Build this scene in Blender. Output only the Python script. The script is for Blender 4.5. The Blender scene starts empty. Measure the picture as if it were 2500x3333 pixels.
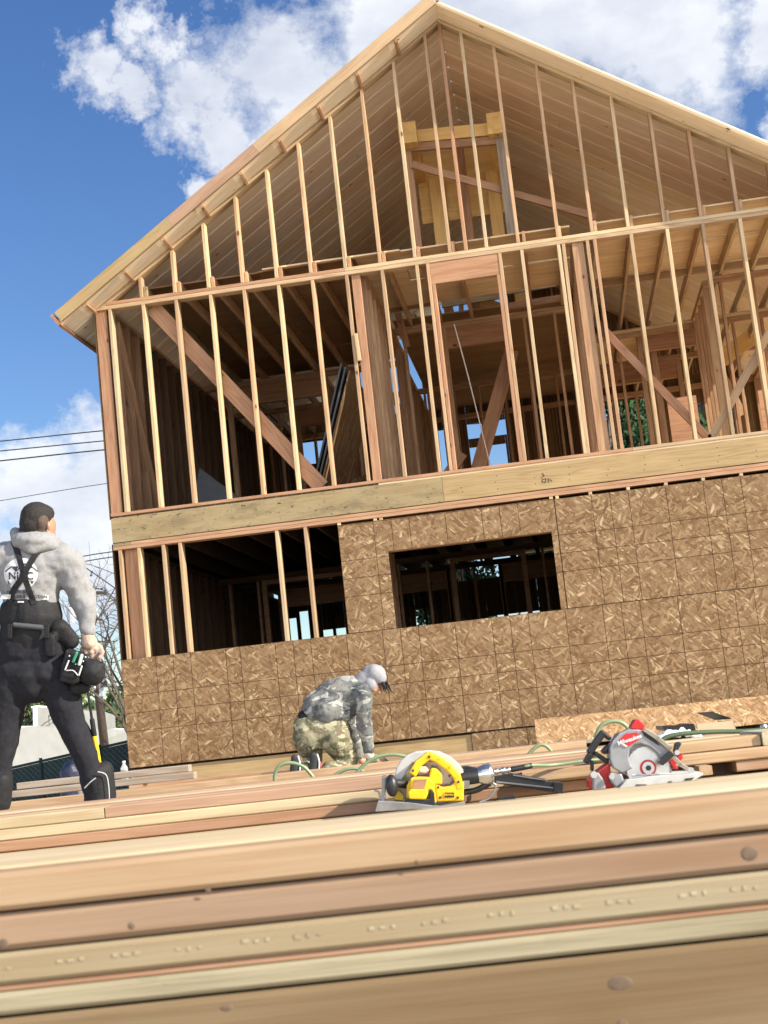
import bpy, bmesh, math, random
from mathutils import Vector, Matrix, noise
from mathutils.bvhtree import BVHTree
random.seed(7)
S = bpy.context.scene
COL = S.collection
V = Vector
PI = math.pi

# ------------------------------------------------------------------ camera solved from the framing lumber
CAM = V((5.0352, -15.9517, 0.1761)); FPX = 4700.75
YAW, PIT, ROL = -0.11699664, 0.1457816, -0.10691281
_f = V((math.sin(YAW)*math.cos(PIT), math.cos(YAW)*math.cos(PIT), math.sin(PIT)))
_r0 = V((math.cos(YAW), -math.sin(YAW), 0)); _u0 = _r0.cross(_f)
CR = _r0*math.cos(ROL)+_u0*math.sin(ROL); CU = -_r0*math.sin(ROL)+_u0*math.cos(ROL); CF = _f
RT = V((math.cos(YAW), -math.sin(YAW), 0)); FW = V((math.sin(YAW), math.cos(YAW), 0)); UP = V((0, 0, 1))
def ray(x, y): return CR*((x-1250)/FPX)-CU*((y-1666.5)/FPX)+CF
def W(x, y, d): return CAM+ray(x, y)*d                      # survey: photo point at a given distance
def at(ax, v, x, y):
    d = ray(x, y); return CAM+d*((v-CAM[ax])/d[ax])
def PY(x, y, Y=0.0): return at(1, Y, x, y)
def G(a, d, z): return V((CAM.x, CAM.y, 0))+RT*a+FW*d+UP*z   # yard frame: across, ahead, height
def zo(ox, oy, s): return lambda x, y: (ox+x*s, oy+y*s)

# ------------------------------------------------------------------ materials
def new_mat(name):
    m = bpy.data.materials.new(name); m.use_nodes = True
    nt = m.node_tree; b = nt.nodes['Principled BSDF']; return m, nt, b
def N(nt, t, **k):
    n = nt.nodes.new(t)
    for a, v in k.items():
        if hasattr(n, a): setattr(n, a, v)
    return n
def mth(nt, op, a, b=None, c=None, clamp=False):
    n = nt.nodes.new('ShaderNodeMath'); n.operation = op; n.use_clamp = clamp
    for i, v in enumerate((a, b, c)):
        if v is None: continue
        if isinstance(v, (int, float)): n.inputs[i].default_value = v
        else: nt.links.new(v, n.inputs[i])
    return n.outputs[0]
def vmap(nt, vec, scale=(1, 1, 1), rot=(0, 0, 0), loc=(0, 0, 0)):
    n = nt.nodes.new('ShaderNodeMapping'); n.inputs['Scale'].default_value = scale
    n.inputs['Rotation'].default_value = rot; n.inputs['Location'].default_value = loc
    nt.links.new(vec, n.inputs['Vector']); return n.outputs[0]
def noi(nt, vec, scale, detail=3, rough=.55, dist=0):
    n = nt.nodes.new('ShaderNodeTexNoise'); nt.links.new(vec, n.inputs['Vector'])
    n.inputs['Scale'].default_value = scale; n.inputs['Detail'].default_value = detail
    n.inputs['Roughness'].default_value = rough; n.inputs['Distortion'].default_value = dist; return n
def ramp(nt, fac, stops, interp='LINEAR'):
    n = nt.nodes.new('ShaderNodeValToRGB'); n.color_ramp.interpolation = interp
    e = n.color_ramp.elements
    while len(e) < len(stops): e.new(.5)
    for i, (p, c) in enumerate(stops):
        e[i].position = p; e[i].color = tuple(c)+(1,) if len(c) == 3 else c
    nt.links.new(fac, n.inputs[0]); return n.outputs[0]
def mixc(nt, fac, a, b, mode='MIX'):
    n = nt.nodes.new('ShaderNodeMix'); n.data_type = 'RGBA'; n.blend_type = mode
    for i, v in ((0, fac), (6, a), (7, b)):
        if isinstance(v, (int, float)): n.inputs[i].default_value = v
        elif isinstance(v, tuple): n.inputs[i].default_value = v+(1,) if len(v) == 3 else v
        else: nt.links.new(v, n.inputs[i])
    return n.outputs[2]
def bump(nt, b, h, strength=.3, dist=.01):
    n = nt.nodes.new('ShaderNodeBump'); n.inputs['Strength'].default_value = strength
    n.inputs['Distance'].default_value = dist; nt.links.new(h, n.inputs['Height'])
    nt.links.new(n.outputs[0], b.inputs['Normal'])

def wood(name, tones, island=False, knots=.5, stain=0.0, ring=26, dark=.55, rough=.75, bumpy=.25, ink=False):
    m, nt, b = new_mat(name); L = nt.links
    tc = N(nt, 'ShaderNodeTexCoord').outputs['Object']
    if island: rnd = N(nt, 'ShaderNodeNewGeometry').outputs['Random Per Island']
    else: rnd = N(nt, 'ShaderNodeObjectInfo').outputs['Random']
    cx = N(nt, 'ShaderNodeCombineXYZ')
    L.new(mth(nt, 'MULTIPLY', rnd, 37.0), cx.inputs[0]); L.new(mth(nt, 'MULTIPLY', rnd, 91.0), cx.inputs[1]); L.new(mth(nt, 'MULTIPLY', rnd, 53.0), cx.inputs[2])
    va = N(nt, 'ShaderNodeVectorMath', operation='ADD'); L.new(tc, va.inputs[0]); L.new(cx.outputs[0], va.inputs[1]); p = va.outputs[0]
    base = ramp(nt, rnd, [(i/(len(tones)-1) if len(tones) > 1 else 0, t) for i, t in enumerate(tones)] if len(tones) > 1 else [(0, tones[0]), (1, tones[0])])
    n1 = noi(nt, vmap(nt, p, (.45, 6, 6)), 1.3, 2, .5, .3)
    rings = mth(nt, 'SINE', mth(nt, 'MULTIPLY', n1.outputs[0], ring*2.2))
    rg = mth(nt, 'MULTIPLY_ADD', rings, .5, .5); rg = mth(nt, 'POWER', rg, 2.2)
    fine = noi(nt, vmap(nt, p, (2.5, 90, 90)), 1.6, 3, .6).outputs[0]
    broad = noi(nt, vmap(nt, p, (.8, 3, 3)), 1.4, 3).outputs[0]
    dk = mixc(nt, 1.0, base, (dark, dark*.82, dark*.66), 'MULTIPLY')
    c = mixc(nt, mth(nt, 'MULTIPLY', rg, .42), base, dk)
    c = mixc(nt, mth(nt, 'MULTIPLY', mth(nt, 'SUBTRACT', fine, .42, clamp=True), 1.6, clamp=True), c, dk)
    lt = mixc(nt, 1.0, base, (1.3, 1.3, 1.25), 'MULTIPLY')
    c = mixc(nt, mth(nt, 'MULTIPLY', mth(nt, 'SUBTRACT', broad, .5, clamp=True), 2.0, clamp=True), c, lt)
    if knots > 0:
        vo = N(nt, 'ShaderNodeTexVoronoi'); vo.inputs['Scale'].default_value = 1.0; L.new(vmap(nt, p, (3.1, 5.5, 5.5)), vo.inputs['Vector'])
        sp = N(nt, 'ShaderNodeSeparateColor'); L.new(vo.outputs['Color'], sp.inputs[0])
        gate = mth(nt, 'LESS_THAN', sp.outputs[0], knots)
        k = mth(nt, 'MULTIPLY', mth(nt, 'LESS_THAN', vo.outputs['Distance'], mth(nt, 'MULTIPLY_ADD', sp.outputs[1], .05, .05)), gate)
        halo = mth(nt, 'MULTIPLY', mth(nt, 'SUBTRACT', 1.0, mth(nt, 'MULTIPLY', vo.outputs['Distance'], 5.5), clamp=True), gate)
        c = mixc(nt, mth(nt, 'MULTIPLY', halo, .5), c, dk)
        c = mixc(nt, mth(nt, 'MULTIPLY', k, .85), c, (.085, .045, .022))
    if stain > 0:
        s1 = noi(nt, vmap(nt, tc, (.9, 3.2, 3.2)), 2.2, 5, .75).outputs[0]
        s2 = noi(nt, vmap(nt, tc, (.5, 1, 1)), 34, 3, .7).outputs[0]
        c = mixc(nt, mth(nt, 'MULTIPLY', mth(nt, 'SUBTRACT', s1, .47, clamp=True), 4*stain, clamp=True), c, (.20, .155, .09))
        sp2 = mth(nt, 'MULTIPLY', mth(nt, 'GREATER_THAN', s2, .645), mth(nt, 'MULTIPLY', mth(nt, 'SUBTRACT', s1, .40, clamp=True), 7*stain, clamp=True))
        c = mixc(nt, sp2, c, (.035, .028, .016))
    L.new(c, b.inputs['Base Color']); b.inputs['Roughness'].default_value = rough
    b.inputs['Specular IOR Level'].default_value = .08
    bump(nt, b, fine, bumpy, .004)
    return m

def osb_mat(name, gain=1.0, lines=True):
    m, nt, b = new_mat(name); L = nt.links
    tc = N(nt, 'ShaderNodeTexCoord').outputs['Object']
    rnd = N(nt, 'ShaderNodeObjectInfo').outputs['Random']
    cx = N(nt, 'ShaderNodeCombineXYZ'); L.new(mth(nt, 'MULTIPLY', rnd, 60.0), cx.inputs[0]); L.new(mth(nt, 'MULTIPLY', rnd, 31.0), cx.inputs[1])
    va = N(nt, 'ShaderNodeVectorMath', operation='ADD'); L.new(tc, va.inputs[0]); L.new(cx.outputs[0], va.inputs[1])
    wob = noi(nt, va.outputs[0], 9, 3, .6)
    vb = N(nt, 'ShaderNodeVectorMath', operation='MULTIPLY_ADD'); L.new(wob.outputs['Color'], vb.inputs[0]); vb.inputs[1].default_value = (.035, .035, 0); L.new(va.outputs[0], vb.inputs[2])
    p = vb.outputs[0]
    c = None
    g = gain
    g = gain*.90
    pal = [(0, (.155*g, .086*g, .040*g)), (.22, (.205*g, .122*g, .060*g)), (.5, (.25*g, .157*g, .080*g)), (.8, (.30*g, .195*g, .103*g)), (.94, (.37*g, .255*g, .14*g)), (1, (.50*g, .37*g, .215*g))]
    for i, (ang, sx, sy, th) in enumerate([(.25, 12, 52, 0), (-.9, 11, 48, .50), (1.1, 10, 44, .55), (-.35, 9, 40, .58), (.75, 13, 56, .66), (2.0, 10, 40, .90)]):
        q = vmap(nt, p, (sx, sy, 1), (0, 0, 0), (i*7.3, i*3.1, 0))
        r_ = N(nt, 'ShaderNodeVectorRotate'); r_.rotation_type = 'Z_AXIS'; r_.inputs['Angle'].default_value = ang; L.new(p, r_.inputs['Vector'])
        q = vmap(nt, r_.outputs[0], (sx, sy, 1), (0, 0, 0), (i*7.3, i*3.1, 0))
        vo = N(nt, 'ShaderNodeTexVoronoi'); vo.voronoi_dimensions = '2D'; vo.inputs['Scale'].default_value = 1.0; L.new(q, vo.inputs['Vector'])
        sp = N(nt, 'ShaderNodeSeparateColor'); L.new(vo.outputs['Color'], sp.inputs[0])
        tone = ramp(nt, sp.outputs[0], pal)
        edge = mth(nt, 'MULTIPLY', mth(nt, 'SUBTRACT', vo.outputs['Distance'], .42, clamp=True), 1.0, clamp=True)
        tone = mixc(nt, edge, tone, (.10*g, .052*g, .024*g))
        c = tone if c is None else mixc(nt, mth(nt, 'GREATER_THAN', sp.outputs[1], th), c, tone)
    big = noi(nt, tc, 1.6, 3).outputs[0]
    c = mixc(nt, mth(nt, 'MULTIPLY', mth(nt, 'SUBTRACT', big, .45, clamp=True), 1.6, clamp=True), c, mixc(nt, 1.0, c, (.80, .74, .66), 'MULTIPLY'))
    if lines:
        sx = N(nt, 'ShaderNodeSeparateXYZ'); L.new(tc, sx.inputs[0])
        tot = None
        jit = mth(nt, 'MULTIPLY_ADD', noi(nt, tc, 5, 1).outputs[0], .006, -.003)
        for ax in (0, 1):
            for off in (0, .4064, .6096, .8128):
                x = mth(nt, 'ADD', sx.outputs[ax], jit)
                mm = mth(nt, 'PINGPONG', mth(nt, 'SUBTRACT', x, off), .6096)
                ln = mth(nt, 'LESS_THAN', mm, .0042)
                tot = ln if tot is None else mth(nt, 'MAXIMUM', tot, ln)
        brk = mth(nt, 'GREATER_THAN', noi(nt, tc, 11, 2).outputs[0], .36)
        tot = mth(nt, 'MULTIPLY', tot, mth(nt, 'MULTIPLY_ADD', brk, .45, .4))
        c = mixc(nt, tot, c, (.045, .022, .012))
    L.new(c, b.inputs['Base Color']); b.inputs['Roughness'].default_value = .8; b.inputs['Specular IOR Level'].default_value = .15
    bump(nt, b, wob.outputs[0], .3, .003)
    return m

def plain(name, col, rough=.6, metal=0.0, var=.15, scale=8, bumps=0.0, spec=.5, coat=0):
    m, nt, b = new_mat(name)
    tc = N(nt, 'ShaderNodeTexCoord').outputs['Object']
    n = noi(nt, tc, scale, 4, .6).outputs[0]
    c = ramp(nt, n, [(.3, tuple(v*(1-var) for v in col)), (.7, tuple(min(1, v*(1+var)) for v in col))])
    nt.links.new(c, b.inputs['Base Color']); b.inputs['Roughness'].default_value = rough; b.inputs['Metallic'].default_value = metal
    b.inputs['Specular IOR Level'].default_value = spec; b.inputs['Coat Weight'].default_value = coat
    if bumps: bump(nt, b, noi(nt, tc, scale*2.2, 4, .6).outputs[0], bumps, .02)
    return m

def camo(name, cols, scale, wrinkle=.5):
    m, nt, b = new_mat(name); L = nt.links
    tc = N(nt, 'ShaderNodeTexCoord').outputs['Object']
    c = cols[0]
    for i, cc in enumerate(cols[1:]):
        n = noi(nt, vmap(nt, tc, (1, 1, 1.7), (0, 0, .3), (i*9.7, i*4.1, i*2.2)), scale, 2.5, .55, .6).outputs[0]
        c = mixc(nt, mth(nt, 'GREATER_THAN', n, .545+.02*i), c, cc)
    L.new(c, b.inputs['Base Color']); b.inputs['Roughness'].default_value = .9; b.inputs['Specular IOR Level'].default_value = .1
    bump(nt, b, noi(nt, vmap(nt, tc, (1, 1, .6)), 14, 4, .6, 1.2).outputs[0], wrinkle, .03)
    return m

PINK = (.41, .24, .145); PALE = (.43, .335, .215); TAN = (.37, .26, .16); RED = (.40, .21, .125)
M = {}
M['stud'] = wood('stud_wood', [PALE, (.60, .46, .27), TAN, (.52, .34, .20), PALE], knots=.3)
M['stud_red'] = wood('fir_wood', [(.40, .235, .14), (.36, .20, .12), (.45, .28, .17)], knots=.35)
M['inner_dark'] = wood('old_inner_wood', [(.10, .06, .036), (.13, .08, .048)], knots=.3)  # interior shade painted into the wood colour
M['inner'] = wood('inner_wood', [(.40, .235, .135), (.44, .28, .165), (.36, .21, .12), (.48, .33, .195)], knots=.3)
M['header'] = wood('header_wood', [(.40, .225, .13)], knots=.25, ring=14)
M['tg_warm'] = wood('warm_roof_board_wood', [(.86, .72, .52), (.88, .74, .50), (.80, .62, .46), (.88, .79, .62), (.86, .68, .42), (.86, .76, .60), (.78, .60, .42)], island=True, knots=.62, ring=12, dark=.92, bumpy=.1)  # right slope: warm bounced light painted into the board colour
M['tg'] = wood('roof_board_wood', [(.78, .68, .54), (.82, .70, .52), (.72, .60, .46), (.84, .76, .62), (.74, .64, .46), (.80, .72, .60), (.76, .66, .54)], island=True, knots=.62, ring=12, dark=.85, bumpy=.1)  # left slope: same boards, greyer to paint in its weaker light
M['ply'] = wood('plywood', [(.70, .54, .34), (.66, .50, .31)], knots=.25, ring=10, dark=.7)
M['ply_old'] = wood('dull_plywood', [(.27, .17, .09), (.23, .145, .075)], knots=.25, ring=10, dark=.7)  # plywood darkened in colour for the shaded ceiling below it
M['stamp'] = wood('stamp_wood', [(.36, .31, .21), (.36, .31, .21)], knots=0)
M['knot'] = plain('knot_wood', (.115, .077, .048), .8, var=.35, scale=90)
M['knot_halo'] = plain('knot_halo_wood', (.265, .185, .12), .8, var=.2, scale=120)
M['plygold'] = wood('gold_plywood', [(.76, .52, .21)], knots=.45, ring=8, dark=.75)  # golden bounced light painted into the plywood colour
M['rim_old'] = wood('weathered_rim_wood', [(.31, .245, .135)], knots=0, stain=1.3, ring=10, dark=.75)
M['rim_new'] = wood('clear_rim_wood', [(.37, .27, .14)], knots=.16, ring=24, dark=.66)
M['lum_pink'] = wood('pink_lumber', [(.40, .265, .18), (.36, .235, .155)], knots=.3, dark=.66)
M['lum_pale'] = wood('pale_lumber', [(.47, .39, .25), (.44, .35, .215)], knots=.22, dark=.70)
M['lum_tan'] = wood('tan_lumber', [(.42, .29, .175), (.45, .33, .20)], knots=.28, dark=.66)
M['lum_red'] = wood('reddish_lumber', [(.34, .20, .125), (.33, .21, .135)], knots=.2, dark=.7)
M['lum_grey'] = wood('grey_lumber', [(.36, .31, .25), (.30, .24, .19)], knots=.3)
M['rough'] = wood('rough_lumber', [(.46, .40, .28)], knots=.1, dark=.42, bumpy=.6, stain=.12, ring=20)
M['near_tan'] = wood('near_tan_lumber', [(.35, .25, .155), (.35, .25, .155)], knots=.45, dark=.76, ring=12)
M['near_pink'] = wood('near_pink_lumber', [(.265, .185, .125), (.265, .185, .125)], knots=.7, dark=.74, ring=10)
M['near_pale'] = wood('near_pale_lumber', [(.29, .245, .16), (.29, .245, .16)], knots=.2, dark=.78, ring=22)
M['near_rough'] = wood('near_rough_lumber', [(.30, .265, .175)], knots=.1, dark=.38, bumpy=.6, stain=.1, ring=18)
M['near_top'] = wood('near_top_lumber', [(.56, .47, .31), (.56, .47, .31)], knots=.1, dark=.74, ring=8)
M['beam'] = wood('big_beam_wood', [(.19, .138, .08), (.19, .138, .08)], knots=.8, ring=6, dark=.62)
M['osb'] = osb_mat('osb_panel')
M['osb_plain'] = osb_mat('osb_plain', 1.55, False)
M['osb_in'] = osb_mat('osb_inner', .8, False)
M['osb_dark'] = osb_mat('osb_old', .34, False)  # same strand board, darkened in colour for indoor shade
M['dark'] = plain('dark_board', (.06, .065, .07), .7)
M['dirt'] = plain('dirt', (.48, .42, .33), .95, var=.2, scale=3, bumps=.6)
M['skin'] = plain('skin', (.42, .20, .12), .5, var=.1)
M['hair'] = plain('hair', (.016, .012, .010), .8, var=.7, scale=140, bumps=.4)
M['hairfade'] = plain('faded_hair', (.075, .05, .038), .9, var=.5, scale=120, bumps=.3)
M['hoodie'] = plain('grey_hoodie', (.25, .25, .25), .95, var=.10, scale=90, bumps=.35, spec=.1)
M['pants'] = plain('charcoal_pants', (.020, .020, .024), .9, var=.2, scale=40, bumps=.15, spec=.15)
M['blk'] = plain('black_webbing', (.012, .012, .013), .7, var=.3, scale=30, bumps=.2, spec=.3)
M['glove'] = plain('leather_glove', (.45, .33, .25), .9, var=.25, scale=30, bumps=.4, spec=.1)
M['glove2'] = plain('dark_glove', (.13, .10, .085), .85, var=.3, scale=30)
M['white'] = plain('white_paint', (.62, .62, .61), .6, var=.06)
M['navy'] = plain('navy_print', (.02, .022, .05), .7)
M['yellow'] = plain('yellow_plastic', (.80, .50, .015), .38, var=.10, scale=25, coat=.1)
M['red'] = plain('red_plastic', (.50, .025, .03), .35, var=.12, scale=25)
M['blkpl'] = plain('black_plastic', (.018, .018, .02), .42, var=.3, scale=25)
M['grey'] = plain('grey_casting', (.30, .31, .33), .42, .35, var=.14, scale=20)
M['lgrey'] = plain('light_grey_casting', (.52, .52, .50), .45, .2, var=.12, scale=20)
M['steel'] = plain('steel', (.62, .61, .58), .28, .95, var=.12, scale=12)
M['dsteel'] = plain('worn_steel', (.33, .33, .34), .4, .8, var=.25, scale=18)
M['hose'] = plain('green_hose', (.19, .26, .14), .4, var=.12)
M['dhose'] = plain('dark_green_hose', (.07, .11, .055), .4)
M['card'] = plain('cardboard', (.52, .42, .27), .9, var=.08)
M['film'] = plain('plastic_film', (.72, .75, .78), .25, var=.08, bumps=.6, scale=18)
M['camo1'] = camo('grey_camouflage', [(.13, .135, .13), (.085, .088, .09), (.30, .30, .275), (.18, .18, .165)], 6.5)
M['camo2'] = camo('green_camouflage', [(.19, .175, .115), (.10, .10, .062), (.33, .31, .21), (.145, .12, .08)], 7.5)
M['hoodg'] = plain('grey_hood', (.27, .265, .28), .95, var=.08, scale=50, bumps=.2, spec=.1)
M['sole'] = plain('shoe_sole', (.022, .025, .028), .8)
M['cuff'] = plain('beige_cuff', (.52, .44, .36), .9)
M['stucco'] = plain('white_stucco', (.21, .215, .205), .9, var=.08, scale=1.5)
M['bluegrey'] = plain('blue_grey_paint', (.33, .40, .50), .8)
M['pole'] = plain('pole_wood', (.055, .04, .03), .9, var=.3, scale=9)
M['can'] = plain('transformer_grey', (.40, .43, .47), .5)
M['bark'] = plain('bark', (.10, .08, .065), .95, var=.3, scale=9)
M['wire'] = plain('black_wire', (.02, .025, .03), .6)
M['screen'] = plain('green_windscreen', (.012, .028, .026), .9, var=.3, scale=2)
M['link'] = plain('chain_wire', (.07, .085, .09), .5, .3)
def leafmat(name, a, b_):
    m, nt, b = new_mat(name)
    r = N(nt, 'ShaderNodeNewGeometry').outputs['Random Per Island']
    nt.links.new(ramp(nt, r, [(0, a), (1, b_)]), b.inputs['Base Color']); b.inputs['Roughness'].default_value = .7
    b.inputs['Specular IOR Level'].default_value = .2
    return m
M['leaf'] = leafmat('evergreen_leaf', (.010, .028, .012), (.04, .09, .03))
M['leaf2'] = leafmat('sparse_leaf', (.03, .06, .02), (.10, .14, .05))
m, nt, b = new_mat('clear_plastic'); b.inputs['Transmission Weight'].default_value = .9; b.inputs['Roughness'].default_value = .1; b.inputs['Base Color'].default_value = (.85, .9, .95, 1); b.inputs['IOR'].default_value = 1.2; M['clear'] = m

# ------------------------------------------------------------------ object helpers
def tag(o, label=None, cat=None, group=None, kind=None):
    if label: o['label'] = label
    if cat: o['category'] = cat
    if group: o['group'] = group
    if kind: o['kind'] = kind
    return o
def empty(name, loc, label=None, cat=None, group=None):
    o = bpy.data.objects.new(name, None); COL.objects.link(o); o.location = loc; o.empty_display_size = .1
    bpy.context.view_layer.update()
    return tag(o, label, cat, group)
def link(name, me, mat, parent=None, mw=None):
    o = bpy.data.objects.new(name, me); COL.objects.link(o)
    if mat is not None and not me.materials: me.materials.append(mat)
    if mw is not None: o.matrix_world = mw
    if mw is not None: o.matrix_basis = mw
    if parent is not None:
        o.parent = parent; o.matrix_parent_inverse = parent.matrix_basis.inverted()
    return o
def frame(a, xdir, ydir):
    x = xdir.normalized(); z = x.cross(ydir).normalized(); y = z.cross(x)
    m = Matrix((x, y, z)).transposed().to_4x4(); m.translation = a; return m
def boxmesh(L, w, t, c=.003, n=1, bow=0.0):
    """box along +X from 0..L, centred in Y and Z, with eased long edges"""
    h, k = w/2, t/2; c = min(c, h*.45, k*.45)
    prof = [(-h+c, -k), (h-c, -k), (h, -k+c), (h, k-c), (h-c, k), (-h+c, k), (-h, k-c), (-h, -k+c)]
    vs = []; fs = []
    for i in range(n+1):
        x = L*i/n; bz = bow*math.sin(PI*i/n)
        vs += [(x, y, z+bz) for y, z in prof]
    for i in range(n):
        for j in range(8):
            a = i*8+j; b2 = i*8+(j+1) % 8
            fs.append((a, b2, b2+8, a+8))
    fs.append(tuple(reversed(range(8)))); fs.append(tuple(n*8+j for j in range(8)))
    me = bpy.data.meshes.new('m'); me.from_pydata(vs, [], fs)
    bm = bmesh.new(); bm.from_mesh(me); bmesh.ops.recalc_face_normals(bm, faces=bm.faces); bm.to_mesh(me); bm.free()
    return me
def board(name, a, b, w, t, mat, parent=None, wd=V((0, 1, 0)), c=.003, n=1, bow=0.0):
    a = V(a); b = V(b); me = boxmesh((b-a).length, w, t, c, n, bow)
    me.name = name
    return link(name, me, M[mat], parent, frame(a, b-a, V(wd)))
def mesh_obj(name, verts, faces, mat, parent=None, smooth=False, fix=True):
    me = bpy.data.meshes.new(name); me.from_pydata([tuple(v) for v in verts], [], faces)
    if fix:
        bm = bmesh.new(); bm.from_mesh(me); bmesh.ops.recalc_face_normals(bm, faces=bm.faces); bm.to_mesh(me); bm.free()
    if smooth: me.polygons.foreach_set('use_smooth', [True]*len(me.polygons))
    return link(name, me, M[mat] if isinstance(mat, str) else mat, parent)
class MB:
    def __init__(s): s.v = []; s.f = []
    def add(s, vs, fs):
        o = len(s.v); s.v += [V(v) for v in vs]; s.f += [tuple(i+o for i in f) for f in fs]
    def box(s, c, dx, dy, dz, ax=(V((1, 0, 0)), V((0, 1, 0)), V((0, 0, 1)))):
        c = V(c); vs = [c+ax[0]*(sx*dx/2)+ax[1]*(sy*dy/2)+ax[2]*(sz*dz/2) for sx in (-1, 1) for sy in (-1, 1) for sz in (-1, 1)]
        s.add(vs, [(0, 1, 3, 2), (4, 6, 7, 5), (0, 4, 5, 1), (2, 3, 7, 6), (0, 2, 6, 4), (1, 5, 7, 3)])
    def prism(s, pts, off):
        pts = [V(p) for p in pts]; n = len(pts); off = V(off)
        s.add(pts+[p+off for p in pts], [tuple(range(n)), tuple(reversed(range(n, 2*n)))]+[(i, (i+1) % n, (i+1) % n+n, i+n) for i in range(n)])
    def tube(s, pts, r, seg=10, cap=True, flat=None):
        pts = [V(p) for p in pts]; rs = r if isinstance(r, (list, tuple)) else [r]*len(pts); vs = []; fs = []
        t0 = (pts[1]-pts[0]).normalized(); nrm = t0.orthogonal().normalized()
        for i, p in enumerate(pts):
            t = (pts[min(i+1, len(pts)-1)]-pts[max(i-1, 0)]).normalized()
            nrm = (nrm-t*nrm.dot(t)).normalized(); bn = t.cross(nrm)
            for k in range(seg):
                a = 2*PI*k/seg; vs.append(p+(nrm*math.cos(a)+bn*math.sin(a))*rs[i])
        for i in range(len(pts)-1):
            for k in range(seg):
                a = i*seg+k; b2 = i*seg+(k+1) % seg; fs.append((a, b2, b2+seg, a+seg))
        if cap: fs.append(tuple(reversed(range(seg)))); fs.append(tuple((len(pts)-1)*seg+k for k in range(seg)))
        s.add(vs, fs)
    def caps(s, p1, r1, p2, r2, seg=14, flat=1.0, fd=None):
        """tapered capsule, optionally flattened along fd"""
        p1 = V(p1); p2 = V(p2); t = p2-p1; L = t.length
        if L < 1e-6: t = V((0, 0, 1))
        t = t.normalized(); nrm = t.orthogonal().normalized(); bn = t.cross(nrm); rows = []
        for j in range(5):
            a = -PI/2+PI/2*j/4.0001; rows.append((p1+t*(r1*math.sin(a)), max(r1*math.cos(a), r1*.02)))
        for j in range(5):
            a = PI/2*j/4.0001; rows.append((p2+t*(r2*math.sin(a)), max(r2*math.cos(a), r2*.02)))
        vs = []; fs = []
        for c, rr in rows:
            for k in range(seg):
                a = 2*PI*k/seg; o = (nrm*math.cos(a)+bn*math.sin(a))*rr
                vs.append(c+o)
        if fd is not None:
            fd = fd.normalized(); mid = p1
            vs = [v-fd*((v-(p1+(p2-p1)*max(0, min(1, (v-p1).dot(t)/max(L, 1e-6))))).dot(fd)*(1-flat)) for v in vs]
        for i in range(len(rows)-1):
            for k in range(seg):
                a = i*seg+k; b2 = i*seg+(k+1) % seg; fs.append((a, b2, b2+seg, a+seg))
        fs.append(tuple(reversed(range(seg)))); fs.append(tuple((len(rows)-1)*seg+k for k in range(seg)))
        s.add(vs, fs)
    def ell(s, c, rx, ry, rz, ax=(V((1, 0, 0)), V((0, 1, 0)), V((0, 0, 1))), seg=16, rings=10):
        c = V(c); vs = []; fs = []
        for j in range(rings+1):
            a = -PI/2+PI*j/rings; ca = max(math.cos(a), .01)
            for k in range(seg):
                b2 = 2*PI*k/seg; vs.append(c+ax[0]*(rx*ca*math.cos(b2))+ax[1]*(ry*ca*math.sin(b2))+ax[2]*(rz*math.sin(a)))
        for j in range(rings):
            for k in range(seg):
                a = j*seg+k; b2 = j*seg+(k+1) % seg; fs.append((a, b2, b2+seg, a+seg))
        fs.append(tuple(reversed(range(seg)))); fs.append(tuple(rings*seg+k for k in range(seg)))
        s.add(vs, fs)
    def cyl(s, a, b, r, seg=24, r2=None):
        s.tube([a, b], [r, r2 if r2 is not None else r], seg)
    def build(s, name, mat, parent=None, smooth=False, bevel=0, remesh=0, relax=3, wrinkle=0, wsize=.12, loc=None):
        c = V(loc) if loc is not None else V((0, 0, 0))
        me = bpy.data.meshes.new(name); me.from_pydata([tuple(v-c) for v in s.v], [], s.f)
        bm = bmesh.new(); bm.from_mesh(me); bmesh.ops.recalc_face_normals(bm, faces=bm.faces); bm.to_mesh(me); bm.free()
        o = bpy.data.objects.new(name, me); COL.objects.link(o); o.location = c
        if remesh:
            md = o.modifiers.new('r', 'REMESH'); md.mode = 'VOXEL'; md.voxel_size = remesh; md.adaptivity = 0
            if relax: sm = o.modifiers.new('s', 'SMOOTH'); sm.iterations = relax; sm.factor = .6
            if wrinkle:
                tx = bpy.data.textures.new('folds', 'CLOUDS'); tx.noise_scale = wsize; tx.noise_depth = 2
                dm = o.modifiers.new('d', 'DISPLACE'); dm.texture = tx; dm.strength = wrinkle; dm.mid_level = .5; dm.texture_coords = 'LOCAL'
            smooth = True
        elif bevel:
            bv = o.modifiers.new('b', 'BEVEL'); bv.width = bevel; bv.segments = 2; bv.limit_method = 'ANGLE'; bv.angle_limit = .6
        if remesh or bevel:
            bpy.context.view_layer.update()
            dg = bpy.context.evaluated_depsgraph_get(); me2 = bpy.data.meshes.new_from_object(o.evaluated_get(dg))
            o.modifiers.clear(); o.data = me2; me2.name = name; me = me2
        if smooth: me.polygons.foreach_set('use_smooth', [True]*len(me.polygons))
        me.materials.clear(); me.materials.append(M[mat] if isinstance(mat, str) else mat)
        if parent is not None:
            o.parent = parent
            o.matrix_parent_inverse = parent.matrix_basis.inverted()
        return o
def spline(pts, n=10):
    pts = [V(p) for p in pts]; out = []
    for i in range(len(pts)-1):
        p0 = pts[max(i-1, 0)]; p1 = pts[i]; p2 = pts[i+1]; p3 = pts[min(i+2, len(pts)-1)]
        for k in range(n):
            t = k/n; out.append(.5*((2*p1)+(p2-p0)*t+(2*p0-5*p1+4*p2-p3)*t*t+(3*p1-p0-3*p2+p3)*t**3))
    out.append(pts[-1]); return out
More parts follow.
